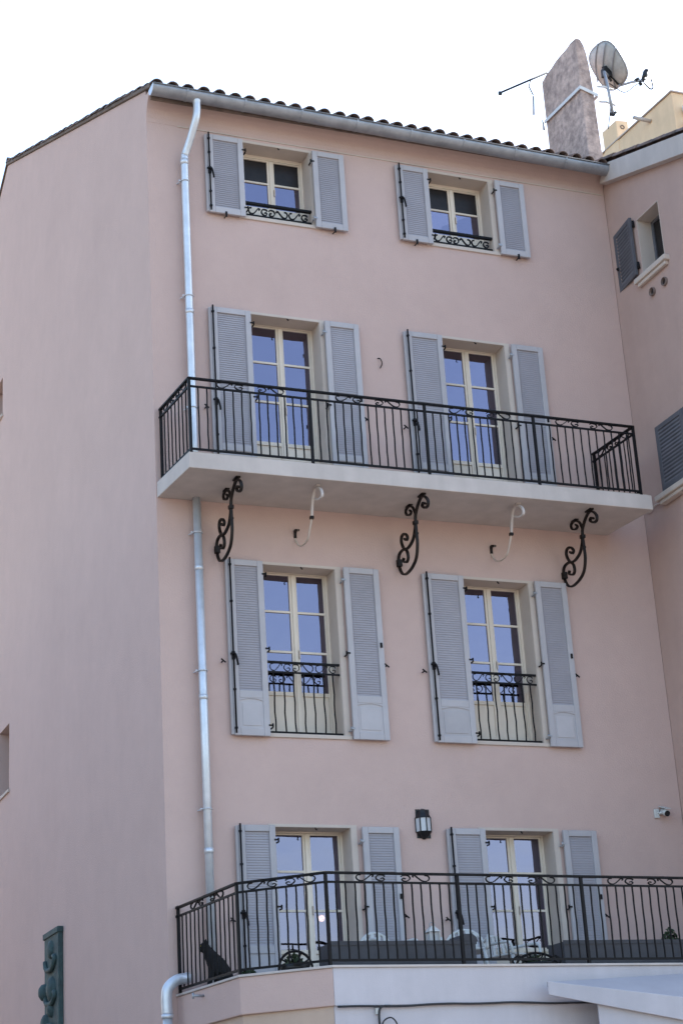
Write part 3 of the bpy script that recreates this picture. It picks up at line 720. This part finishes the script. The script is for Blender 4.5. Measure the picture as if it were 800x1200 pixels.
def dshutter(ya, yc, za, zb, tilt, hinge_y, slats, label):
    mb = MB(); t = .04; st = .07; x0 = NX-.075; x1 = NX-.035
    mb.box((x0, ya, za), (x1, ya+st, zb)).box((x0, yc-st, za), (x1, yc, zb)).box((x0, ya+st, za), (x1, yc-st, za+st)).box((x0, ya+st, zb-st), (x1, yc-st, zb))
    piv = Vector((NX, hinge_y, 0)); T = Matrix.Translation(piv) @ Matrix.Rotation(tilt, 4, 'Z') @ Matrix.Translation(-piv)
    sh = build(mb.xform(T), 'shutter', 'dshut', nb, bevel=.005, label=label)
    build(MB().box((x0+.012, ya+st-.002, za+st-.002), (x1-.003, yc-st+.002, zb-st+.002)).xform(T), 'back_board', 'dshut', sh)
    n_ = slats; p = (zb-za-2*st)/n_
    for i in range(n_):
        z = za+st+i*p
        s_ = MB().hexa([(x0+.003, ya+st, z+.002), (x0+.014, ya+st, z+p*.7), (x0+.014, yc-st, z+p*.7), (x0+.003, yc-st, z+.002),
                        (x0+.003, ya+st, z+.012), (x0+.014, ya+st, z+p*.7+.010), (x0+.014, yc-st, z+p*.7+.010), (x0+.003, yc-st, z+.012)]).xform(T)
        build(s_, 'slat', 'dlouv', sh)
    return sh, T
sh1, T1 = dshutter(-.66, -.10, 13.47, 14.37, R(-7), -.70, 14, 'open slate grey shutter beside the small high window')
build(MB().tube([(NX-.09, -.17, 13.82), (NX-.12, -.19, 13.80), (NX-.12, -.22, 13.76)], .014, 6).xform(T1), 'handle', 'iron', sh1)
for z in (13.6, 14.25): build(MB().tube([(NX-.03, -.685, z-.05), (NX-.03, -.685, z+.05)], .018, 8), 'hinge', 'iron', sh1)
sh2, T2 = dshutter(-1.30, -.62, 10.235, 11.165, 0, -.6, 15, 'closed slate grey louvred shutter at the right edge')
sh3, T3 = dshutter(-1.99, -1.31, 10.235, 11.165, 0, -.6, 15, 'closed slate grey louvred shutter leaf, outer half')
build(MB().box((NX-.14, -2.05, 10.13), (NX+.1, -.50, 10.205)).box((NX-.10, -2.0, 10.08), (NX+.0, -.55, 10.13)), 'sill', 'creamwall', nb, bevel=.012)
build(MB().tube(crom([(NX-.01, -.45, 10.15), (NX-.03, -.33, 10.16), (NX-.03, -.22, 10.12), (NX-.03, -.1, 10.13)], 4), .01, 6), 'conduit', 'creamwall', nb)
for y, z, rr in ((-.915, 13.075, .062), (-1.228, 13.073, .062), (-1.36, 9.9, .075)):
    v = build(MB().lathe((NX, y, z), [(rr, .02), (rr, -.035), (rr-.014, -.035), (rr-.014, .02)], 18, 'x'), 'vent_pipe', 'tile', nb)
    build(MB().lathe((NX, y, z), [(rr-.015, -.006), (.0005, -.006)], 18, 'x'), 'vent_opening', 'baked_dark', v)
# chimney stack on the party line
cyy, cyb = .52, 1.62
cx0, cx1 = 13.15, 13.36
ch = MB(); rows_z = [15.4, 15.9, 16.4, 16.95, 17.35, 17.7, 17.95, 18.12, 18.22]
prof = [(cx0-.01, 15.3), (cx1+.055, 15.3), (cx1+.03, 16.4), (cx1+.005, 17.3), (cx1-.012, 17.75), (cx1-.03, 17.95), (cx1-.07, 18.09), (cx1-.12, 18.18), (cx1-.17, 18.215), (cx0, 18.20)]
ny = 7
for j in range(ny):
    pass
vsx = []; fsx = []; NP = len(prof)
for j in range(ny+1):
    y = cyy+(cyb-cyy)*j/ny
    for (x, z) in prof:
        jit = 0 if z < 15.5 else 1
        vsx.append((x+random.uniform(-.008, .008)*jit, y+random.uniform(-.012, .012)*jit, z+(random.uniform(-.02, .02) if z > 17.9 else 0)-(.10*(j/ny)**4 if z > 18.0 else 0)))
for j in range(ny):
    for i in range(NP): fsx.append((j*NP+i, j*NP+(i+1) % NP, (j+1)*NP+(i+1) % NP, (j+1)*NP+i))
fsx += [tuple(range(NP)), tuple(reversed(range(ny*NP, ny*NP+NP)))]
ch.add(vsx, fsx)
chim = build(ch, 'chimney', 'chim', nb, bevel=.012, label='tall slab-like weathered chimney with crumbling render')
spp = [(cx0-.03, cyb+.02), (cx0-.03, cyy-.02), (cx1+.06, cyy-.02), (cx1+.06, cyb+.02)]
zs = [17.37, 17.29, 17.2, 17.2]
stp = MB()
for i in range(3): stp.bar((*spp[i], zs[i]), (*spp[i+1], zs[i+1]), .014, .055)
build(stp, 'strap', 'strap', chim)
ledge = MB().box((cx0-.03, cyy+.2, 16.92), (cx0-.002, cyb+.015, 16.97))
# ------------------------------------------------------------------ satellite dish, aerial
dish = thing('satellite_dish', (13.55, .45, 16.85), 'grey ribbed satellite dish with feed arm strapped to the chimney', 'satellite dish')
Cn = Vector((13.82, .72, 17.955)); nn = Vector((.80, .10, .50)).normalized()
ux = nn.cross(Vector((0, 0, 1))).normalized(); uy = ux.cross(nn)
rx_, ry_ = .33, .385
dm = MB(); vs = []; fs = []; nr, na = 6, 28
for i in range(nr+1):
    for k2 in range(na):
        t = 2*math.pi*k2/na; q = i/nr
        sq = (abs(math.cos(t))**3+abs(math.sin(t))**3)**(-1/3)
        a, b = rx_*q*math.cos(t)*sq*.95, ry_*q*math.sin(t)*sq*.95
        vs.append(Cn+ux*a+uy*b+nn*(.085*(q*q)-.085))
for i in range(nr):
    for k2 in range(na): fs.append((i*na+k2, i*na+(k2+1) % na, (i+1)*na+(k2+1) % na, (i+1)*na+k2))
dm.add(vs, fs, True)
dr_ = build(dm, 'reflector', 'mesh', dish)
sol = dr_.modifiers.new('thick', 'SOLIDIFY'); sol.thickness = .008
rim = [Cn+ux*rx_*math.cos(t)*s_+uy*ry_*math.sin(t)*s_ for t in [2*math.pi*q/40 for q in range(40)] for s_ in [.95*(abs(math.cos(t))**3+abs(math.sin(t))**3)**(-1/3)]]
build(MB().tube(rim, .009, 6, closed=True), 'rim', 'zinc', dr_)
for off in (-.2, -.03, .15):
    dA = (ux*rx_+uy*ry_)*.70; dB = (ux-uy)*.70
    pts = [Cn+dA*(1.05*q*(1-abs(off)*.9))+dB*off+nn*(.085*min(1, (q*.95)**2*.9+(off/.36)**2)-.085-.014) for q in [j/6-1 for j in range(13)]]
    build(MB().tube(pts, .009, 6), 'rib', 'zinc', dr_)
Bk = Cn-nn*.13-uy*.10
build(MB().box(Bk-Vector((.07, .05, .07)), Bk+Vector((.07, .05, .07))).tube([Bk-uy*.15, Bk+uy*.12], .02, 8).tube([Bk, Cn-nn*.09], .05, 10), 'mount', 'rubber', dish, bevel=.008)
pole_t = Vector((13.56, .46, 17.62))
build(MB().tube([(13.59, .42, 16.85), (13.575, .44, 17.35), pole_t, Bk-uy*.05], .024, 10), 'pole', 'zinc', dish)
build(MB().tube([(13.59, .42, 16.86), (13.66, .42, 16.90)], .022, 8).box((13.55, .40, 16.83), (13.62, .45, 16.87)), 'pole_foot', 'rubber', dish)
for z in (17.05, 17.32): build(MB().tube([(13.42, .50, z+.04), (13.52, .45, z+.02), (13.66, .42, z-.03)], .018, 8), 'bracket', 'strap', dish)
Lb = Cn-uy*ry_*.93+nn*.0
ends = Vector((14.40, .72, 17.80))
build(MB().tube([Lb-nn*.05, (Lb+ends)/2+Vector((0, 0, .01)), ends], .021, 8), 'feed_arm', 'zinc', dish)
lnb = MB().tube([ends, ends+Vector((.06, 0, .05))], .03, 10).tube([ends+Vector((.03, 0, .04)), ends+Vector((.10, 0, .16))], [.03, .055], 10).tube([ends+Vector((.10, 0, .16)), ends+Vector((.12, 0, .20))], [.055, .045], 10)
lnb.tube(crom([ends+Vector((.02, 0, 0)), ends+Vector((.07, 0, -.08)), ends+Vector((.14, 0, -.13)), ends+Vector((.19, 0, -.09)), ends+Vector((.18, 0, .06))], 4), .012, 6)
lnb.tube([ends+Vector((-.04, 0, -.02)), ends+Vector((-.03, 0, -.09))], [.018, .03], 8)
lnb.tube([ends+Vector((-.12, 0, -.03)), ends+Vector((-.06, 0, .02))], .028, 8)
build(lnb, 'feed_horn', 'rubber', dish)
build(MB().tube(crom([ends+Vector((.02, 0, .0)), ends+Vector((-.15, .0, -.13)), Lb+Vector((.05, 0, -.12)), Bk+Vector((.02, -.02, -.2)), (13.6, .45, 17.30), (13.57, .42, 17.0), (13.50, .46, 16.6)], 5), .008, 6), 'lead', 'cable', dish)
build(MB().tube([Bk+Vector((-.06, 0, .05)), Cn-uy*.28-nn*.03], .013, 6).tube([Bk+Vector((.05, 0, -.02)), Lb-nn*.02], .015, 6), 'strut', 'rubber', dish)
build(MB().tube([Cn+ux*-.12+uy*ry_*.8, ends+Vector((.12, 0, .22))], .004, 5), 'stay_wire', 'zinc', dish)

ant = thing('television_aerial', (13.1, 1.6, 17.7), 'thin dark television aerial boom pointing left from the chimney', 'aerial')
build(MB().tube([(13.15, 1.60, 18.16), (12.65, 1.50, 18.05), (12.33, 1.46, 17.66)], .016, 8) if False else MB().tube([(13.15, 1.45, 18.17), (12.27, 1.45, 17.63)], .017, 8), 'boom', 'cable', ant)
build(MB().box((12.25, 1.43, 17.60), (12.30, 1.47, 17.65)), 'end_cap', 'rubber', ant)
build(MB().tube([(12.85, 1.45, 17.985), (12.80, 1.45, 17.85), (12.86, 1.45, 17.70)], .010, 6), 'element', 'cable', ant)
build(MB().tube([(12.86, 1.45, 17.68), (12.83, 1.45, 17.34)], .014, 6), 'element', 'zinc', ant)
build(MB().tube([(13.11, 1.66, 17.42), (13.11, 1.66, 17.24)], .016, 6), 'bracket', 'zinc', ant)

# ------------------------------------------------------------------ yellow house behind
YX = 16.56
ye = thing('yellow_house', (19, 5, 0), 'yellow rendered building rising behind the tiled roof on the right', 'house')
yb_ = MB().hexa([(YX, 3.0, 0), (22, 3.0, 0), (22, 9.5, 0), (YX, 9.5, 0), (YX, 3.0, 19.45), (22, 3.0, 19.45), (22, 9.5, 19.9), (YX, 9.5, 19.9)])
build(yb_, 'wall', 'yellow', ye, bevel=.01)
build(MB().hexa([(YX-.03, 2.97, 19.45), (22, 2.97, 19.45), (22, 9.5, 19.9), (YX-.03, 9.5, 19.9), (YX-.03, 2.97, 19.475), (22, 2.97, 19.475), (22, 9.5, 19.925), (YX-.03, 9.5, 19.925)]), 'coping', 'creamwall', ye)
yc = build(MB().hexa([(YX-.015, 4.80, 18.9), (YX+.22, 4.80, 18.9), (YX+.22, 5.30, 18.9), (YX-.015, 5.30, 18.9), (YX-.015, 4.80, 19.99), (YX+.25, 4.80, 20.02), (YX+.25, 5.30, 20.06), (YX-.015, 5.30, 20.03)]), 'chimney', 'yellow', ye, bevel=.015, label='small square yellow chimney')
build(MB().lathe((YX+.11, 4.80, 19.86), [(.045, .01), (.045, -.012), (.03, -.012), (.03, .01)], 12, 'y'), 'flue_hole', 'deck', yc)
build(MB().tube([(YX, 3.72, 19.30), (YX-.25, 3.86, 19.42)], .035, 10), 'spout', 'creamwall', ye)
build(MB().lathe((YX-.25, 3.86, 19.42), [(.034, -.006), (.0005, -.006)], 10, 'x'), 'spout_mouth', 'baked_dark', ye)
for x, z, rr in ((16.80, 19.10, .11), (16.78, 18.80, .09)):
    f = build(MB().lathe((x, 3.0, z), [(rr*.6, 0), (rr, -.06), (rr*1.05, -.10), (rr*.8, -.16), (rr*.3, -.18), (.0005, -.18)], 16, 'y'), 'round_vent_cowl', 'strap', ye)
    build(MB().lathe((x, 3.0, z), [(rr*.5, -.176), (rr*.52, -.186), (rr*.4, -.186)], 12, 'y'), 'cowl_ring', 'zinc', f)

# ------------------------------------------------------------------ wall lantern, camera, verdigris panel
lan = thing('wall_lantern', (9.335, -.08, 5.66), 'black half lantern with frosted panes fixed to the wall between two shutters', 'lantern')
lx, lz = 9.335, 5.865
half = lambda r, n=4: [(lx+r*math.cos(math.pi+math.pi*k/n), r*math.sin(math.pi+math.pi*k/n)) for k in range(n+1)]
def frus(r0, z0, r1, z1, n=4):
    a = half(r0, n); b = half(r1, n); m_ = n+1
    vs = [(x, y-.006, z0) for x, y in a]+[(x, y-.006, z1) for x, y in b]
    return vs, [(k, k+1, m_+k+1, m_+k) for k in range(n)]+[tuple(range(m_)), tuple(reversed(range(m_, 2*m_))), (0, m_, 2*m_-1, n)]
cap = MB()
for a in ((.105, 5.935, .075, 6.0), (.075, 6.0, .07, 6.03), (.07, 6.03, .03, 6.05)): cap.add(*frus(*a))
build(cap, 'cap', 'rubber', lan)
bs = MB()
for a in ((.09, 5.755, .105, 5.775), (.055, 5.715, .09, 5.755), (.012, 5.685, .055, 5.715)): bs.add(*frus(*a))
build(bs, 'base', 'rubber', lan)
a = half(.098); b2 = half(.088)
for k in range(4):
    p, q = a[k], a[k+1]
    build(MB().hexa([(p[0], p[1]-.006, 5.775), (q[0], q[1]-.006, 5.775), (q[0]*.97+lx*.03, q[1]*.97-.006, 5.775), (p[0]*.97+lx*.03, p[1]*.97-.006, 5.775),
                     (p[0], p[1]-.006, 5.935), (q[0], q[1]-.006, 5.935), (q[0]*.97+lx*.03, q[1]*.97-.006, 5.935), (p[0]*.97+lx*.03, p[1]*.97-.006, 5.935)]), 'pane', 'glassl', lan)
for k in range(5):
    x, y = a[k]; build(MB().bar((x, y-.006, 5.77), (x, y-.006, 5.94), .013, .013), 'frame_bar', 'rubber', lan)
build(MB().box((lx-.09, -.006, 5.70), (lx+.09, -.0, 6.05)), 'back_plate', 'rubber', lan)

def scam(mb): return mb.xform(Matrix.Translation((12.62, 0, 6.07)) @ Matrix.Scale(.78, 4) @ Matrix.Translation((-12.62, 0, -6.07)))
sc = thing('security_camera', (12.63, -.08, 6.0), 'small white security camera with dark lens high on the wall at the right', 'camera')
build(scam(MB().box((12.545, -.035, 5.98), (12.635, -.0, 6.13))), 'junction_box', 'plastic', sc, bevel=.008)
build(scam(MB().tube([(12.62, -.03, 6.06), (12.66, -.07, 6.06)], .025, 10)), 'arm', 'plastic', sc)
build(scam(MB().tube([(12.70, -.02, 6.10), (12.695, -.17, 6.03)], .052, 14)), 'body', 'plastic', sc)
build(scam(MB().tube([(12.696, -.155, 6.035), (12.694, -.178, 6.025)], .048, 14)), 'lens', 'rubber', sc)
build(scam(MB().prism([(12.645, .0, 6.17), (12.76, .0, 6.17), (12.75, -.21, 6.095), (12.65, -.21, 6.095)], (0, 0, .012))), 'hood', 'plastic', sc)

vp = thing('relief_panel', (6.0, 5.2, 2.0), 'tall narrow verdigris metal panel with raised ornament on the blank side wall', 'relief panel')
pxx = 6.05
build(MB().box((pxx, 4.80, 2.0), (X0-.001, 5.60, 5.39)), 'panel', 'verd', vp, bevel=.01)
build(MB().box((pxx-.02, 4.78, 5.33), (X0-.001, 5.62, 5.41)), 'top_moulding', 'verd', vp, bevel=.01)
def boss(y, z, r, d): build(MB().lathe((pxx+.002, y, z), [(r, 0), (r*.9, -d*.6), (r*.5, -d), (.0005, -d*1.05)], 14, 'x'), 'boss', 'verd', vp)
for y, z, r, d in ((5.2, 5.15, .13, .05), (5.55, 4.62, .12, .09), (5.15, 4.62, .17, .07), (5.2, 4.35, .10, .06), (5.5, 4.2, .13, .07), (5.1, 3.9, .2, .06), (5.2, 3.55, .12, .05)): boss(y, z, r, d)
for z0, dz in ((4.9, .12), (4.15, -.16), (4.45, .1), (3.7, .12)):
    build(MB().tube(crom([(pxx-.01, 5.5, z0+dz), (pxx-.02, 5.4, z0), (pxx-.02, 5.1, z0-.02), (pxx-.02, 4.92, z0+dz*.8), (pxx-.01, 5.02, z0+dz*1.2)], 4), .035, 8), 'scroll', 'verd', vp)

# ------------------------------------------------------------------ terrace things
FZ = 3.917
def trough(xa, xb, y0, y1, label):
    t = thing('planter_trough', ((xa+xb)/2, (y0+y1)/2, FZ), label, 'planter', 'dark planters behind the terrace railing')
    z = 4.205; wl = .025
    mb = MB().box((xa, y0, FZ), (xb, y0+wl, z)).box((xa, y1-wl, FZ), (xb, y1, z)).box((xa, y0+wl, FZ), (xa+wl, y1-wl, z)).box((xb-wl, y0+wl, FZ), (xb, y1-wl, z)).box((xa+wl, y0+wl, FZ), (xb-wl, y1-wl, FZ+.03))
    build(mb, 'box', 'trough', t, bevel=.006)
    build(MB().box((xa+wl, y0+wl, FZ+.03), (xb-wl, y1-wl, z-.03)), 'soil', 'soil', t)
    e = MB()
    for yy in (y0-.008, y1+.002): e.box((xa-.008, yy, z-.03), (xb+.008, yy+.006, z+.012))
    build(e, 'rim', 'trough', t)
    return t
t1 = trough(7.27, 8.93, -1.97, -1.60, 'long dark grey planter trough behind the railing, under the wall lantern')
build(MB().prism([(8.72, -1.98, 4.2), (8.955, -1.98, 4.2), (8.945, -1.98, 4.25), (8.90, -1.98, 4.285), (8.80, -1.98, 4.285)], (0, .38, 0)), 'end_cap', 'trough', t1, bevel=.01)
t2 = trough(10.02, 12.9, -1.92, -1.55, 'long dark grey planter trough at the right end of the terrace')

# white table lantern standing on the first trough's rim
tl_ = thing('table_lantern', (8.52, -1.78, 4.18), 'small white lantern standing on the dark trough below the wall lantern', 'lantern')
bx, by, bz = 8.52, -1.78, 4.18
build(MB().box((bx-.065, by-.065, bz), (bx+.065, by+.065, bz+.02)), 'base', 'plastic', tl_, bevel=.004)
for sx in (-1, 1):
    for sy_ in (-1, 1): build(MB().bar((bx+.055*sx, by+.055*sy_, bz+.02), (bx+.055*sx, by+.055*sy_, bz+.15), .014, .014), 'corner_post', 'plastic', tl_)
build(MB().box((bx-.046, by-.046, bz+.02), (bx+.046, by+.046, bz+.145)), 'glass', 'glassl', tl_)
build(MB().add([(bx-.07, by-.07, bz+.15), (bx+.07, by-.07, bz+.15), (bx+.07, by+.07, bz+.15), (bx-.07, by+.07, bz+.15), (bx-.02, by-.02, bz+.215), (bx+.02, by-.02, bz+.215), (bx+.02, by+.02, bz+.215), (bx-.02, by+.02, bz+.215)],
     [(3, 2, 1, 0), (4, 5, 6, 7), (0, 1, 5, 4), (1, 2, 6, 5), (2, 3, 7, 6), (3, 0, 4, 7)]), 'roof', 'plastic', tl_)
build(MB().tube([(bx+.03*math.cos(t), by, bz+.225+.03*math.sin(t)) for t in [q*2*math.pi/12 for q in range(12)]], .005, 6, closed=True), 'ring', 'zinc', tl_)

# plastic armchairs
def chair(x, y, rz, h, label):
    t = thing('garden_chair', (x, y, FZ), label, 'chair', 'pale plastic chairs on the terrace')
    t.rotation_euler = (0, 0, rz); s = h/.56
    L = lambda p: Vector((p[0]*s, p[1]*s, p[2]*s))
    def part(mb, n_, bevel=0, mt='plastic'):
        mb.v = [L(v) for v in mb.v]; o = build(mb, n_, mt, None, bevel=bevel, origin=(0, 0, 0)); o.parent = t; o.location = (0, 0, 0)
    part(MB().box((-.22, -.22, .28), (.22, .22, .305)), 'seat', .02)
    # back: arched frame with slats
    arc = [(.23*math.sin(a_), .24+.03*math.cos(a_), .30+.26*math.cos(a_)) for a_ in [(-1.4+2.8*i/12) for i in range(13)]]
    part(MB().tube([(-.23, .22, .28)]+arc+[(.23, .22, .28)], .018, 8), 'back_frame')
    for xx in (-.12, -.04, .04, .12): part(MB().flat([(xx, .225, .30), (xx, .255, .30+.26*math.cos(math.asin(xx/.23)))], (1, 0, 0), .045, .01), 'back_slat')
    for sx in (-1, 1):
        part(MB().tube(crom([(.22*sx, .24, .42), (.25*sx, .05, .43), (.25*sx, -.2, .42), (.23*sx, -.24, .28)], 4), .018, 8), 'armrest')
        for yy in (-.2, .2): part(MB().tube([(.20*sx, yy, .29), (.23*sx, yy*1.15, 0)], [.022, .016], 8), 'leg')
    return t
chair(8.33, -1.0, R(8), .56, 'white plastic chair behind the dark trough, left of the small white lantern')
chair(9.25, -1.05, R(-25), .58, 'pale plastic chair back showing past the rounded right end of the dark trough')
chair(9.98, -.75, R(20), .55, 'white plastic chair with arched back in front of the right-hand terrace door')

# hoop planters with leaves
def leaves(parent, c, rx, ry, rz, n_, s, mt, name='foliage'):
    mb = MB()
    for i in range(n_):
        a_ = random.uniform(0, 2*math.pi); q = random.random()**.6; h = random.uniform(0, 1)
        p = Vector((c[0]+rx*q*math.cos(a_)*(1-.5*h), c[1]+ry*q*math.sin(a_)*(1-.5*h), c[2]+rz*h*math.sqrt(max(0, 1-.8*q*q))))
        d = Vector((random.uniform(-1, 1), random.uniform(-1, 1), random.uniform(-.3, 1))).normalized(); e = d.cross(Vector((random.uniform(-1, 1), random.uniform(-1, 1), .3))).normalized()
        mb.add([p-d*s, p+e*s*.45, p+d*s, p-e*s*.45], [(0, 1, 2, 3)])
    return build(mb, name, mt, parent)
def hoop_planter(x, y, w_, h, label, arch=True):
    t = thing('planter', (x, y, FZ), label, 'planter')
    build(MB().lathe((x, y, FZ), [(.0005, 0), (w_*.36, 0), (w_*.44, h*.35), (w_*.42, h*.35), (w_*.40, h*.3), (.0005, h*.28)], 18), 'pot', 'rubber', t)
    if arch:
        hoop = [(x+w_*.5*math.cos(a_), y-.02, FZ+.03+(h-.03)*math.sin(a_)) for a_ in [math.pi*i/14 for i in range(15)]]
        build(MB().tube([(x+w_*.5, y-.02, FZ)]+hoop+[(x-w_*.5, y-.02, FZ)], .014, 8), 'hoop', 'iron', t)
        for a_ in (.6, 1.2, 1.94, 2.54):
            build(MB().tube([(x, y-.02, FZ+.04), (x+w_*.5*math.cos(a_), y-.02, FZ+.03+(h-.03)*math.sin(a_))], .009, 6), 'spoke', 'iron', t)
    leaves(t, (x, y+.02, FZ+h*.3), w_*.42, w_*.32, h*.62, 90, .035, 'leaf')
    return t
hoop_planter(6.90, -1.86, .37, .215, 'dark hooped iron planter full of leaves behind the chamfered corner of the railing')
hoop_planter(6.57, -1.36, .36, .12, 'low dark bowl of leaves at the corner post beside the black cat', arch=False)
k_ = hoop_planter(9.69, -1.86, .50, .17, 'low arched iron planter with scrolled feet between the two dark troughs')
for sx in (-1, 1):
    build(MB().flat(crom([(9.69+sx*.25, -1.88, FZ+.02), (9.69+sx*.29, -1.88, FZ+.09), (9.69+sx*.22, -1.88, FZ+.14), (9.69+sx*.17, -1.88, FZ+.08), (9.69+sx*.21, -1.88, FZ+.04)], 4), (0, 1, 0), .02, .018), 'scroll_foot', 'iron', k_)
sb = thing('shrub', (11.50, -1.72, 4.17), 'small rounded grey green shrub growing in the right-hand trough', 'shrub')
for i in range(5): build(MB().tube([(11.50, -1.72, 4.17), (11.50+.08*math.cos(i*1.3), -1.72+.05*math.sin(i*1.3), 4.30)], .007, 5), 'stem', 'soil', sb)
leaves(sb, (11.50, -1.72, 4.19), .15, .12, .19, 260, .024, 'leaf')

# black cat: one skinned body
def cat(x, y, z, rz, s):
    t = thing('cat', (x, y, z), 'black cat sitting on the terrace edge behind the left end of the railing', 'cat')
    J = [(0, 0, .10, .108, .105), (.055, 0, .17, .105, .105), (.115, 0, .25, .086, .088), (.15, 0, .315, .066, .07), (.175, 0, .365, .042, .045), (.205, 0, .392, .056, .055), (.262, 0, .372, .026, .026),   # 0-6 pelvis..muzzle
         (.125, .045, .19, .032, .032), (.15, .045, .10, .021, .021), (.165, .045, .022, .018, .018), (.20, .045, .012, .02, .013),      # 7-10 front leg
         (.125, -.045, .19, .032, .032), (.15, -.045, .10, .021, .021), (.165, -.045, .022, .018, .018), (.20, -.045, .012, .02, .013),  # 11-14
         (.03, .085, .09, .05, .06), (.09, .095, .075, .03, .03), (.05, .095, .02, .02, .018), (.11, .095, .014, .02, .014),            # 15-18 hind
         (.03, -.085, .09, .05, .06), (.09, -.095, .075, .03, .03), (.05, -.095, .02, .02, .018), (.11, -.095, .014, .02, .014),
         (-.09, 0, .035, .022, .022), (-.15, .05, .018, .017, .017), (-.13, .13, .016, .016, .016), (-.05, .17, .015, .012, .012),      # 23-26 tail
         (.195, .032, .44, .016, .020), (.192, .038, .468, .004, .006), (.195, -.032, .44, .016, .020), (.192, -.038, .468, .004, .006)]  # ears
    E = [(0, 1), (1, 2), (2, 3), (3, 4), (4, 5), (5, 6), (2, 7), (7, 8), (8, 9), (9, 10), (2, 11), (11, 12), (12, 13), (13, 14), (0, 15), (15, 16), (16, 17), (17, 18), (0, 19), (19, 20), (20, 21), (21, 22), (0, 23), (23, 24), (24, 25), (25, 26), (5, 27), (27, 28), (5, 29), (29, 30)]
    me = bpy.data.meshes.new('cat_skeleton'); me.from_pydata([tuple(c*s for c in j[:3]) for j in J], E, [])
    o = bpy.data.objects.new('cat_skeleton', me); C.objects.link(o)
    o.modifiers.new('skin', 'SKIN'); sv = me.skin_vertices[0].data
    for i, j in enumerate(J): sv[i].radius = (j[3]*s, j[4]*s); sv[i].use_root = (i == 0)
    ss = o.modifiers.new('sub', 'SUBSURF'); ss.levels = 2; ss.render_levels = 2
    dg = bpy.context.evaluated_depsgraph_get(); bmesh_ = bpy.data.meshes.new_from_object(o.evaluated_get(dg)); bmesh_.name = 'cat_body'
    bpy.data.objects.remove(o)
    bmesh_.materials.clear(); bmesh_.materials.append(M['fur'])
    for p in bmesh_.polygons: p.use_smooth = True
    b = bpy.data.objects.new('body', bmesh_); C.objects.link(b); b.parent = t
    for sy_ in (-1, 1):
        e = build(MB().lathe((0, 0, 0), [(.0005, -.006), (.006, -.004), (.008, 0), (.006, .004), (.0005, .006)], 10), 'eye', 'eye', None, origin=(0, 0, 0)); e.parent = t; e.location = (.247*s, .026*s*sy_, .402*s)
    t.rotation_euler = (0, 0, rz)
    return t
cat(6.59, -.55, FZ+.02, R(172), 1.10)

# pendant lamp inside the lower left room
pl = thing('pendant_lamp', (8.56, 1.5, 4.95), 'small lit pendant lamp seen through the lower left glass door', 'lamp')
build(MB().lathe((8.56, 1.5, 4.99), [(.0005, .04), (.03, .03), (.042, 0), (.03, -.03), (.0005, -.042)], 14), 'bulb', 'bulb', pl)
build(MB().tube([(8.56, 1.5, 5.03), (8.56, 1.5, 6.6)], .006, 6), 'cord', 'rubber', pl)
build(MB().lathe((8.56, 1.5, 5.03), [(.03, .08), (.10, 0), (.098, -.003), (.028, .077)], 16), 'shade', 'creamwall', pl)
print('objects', len(bpy.data.objects))
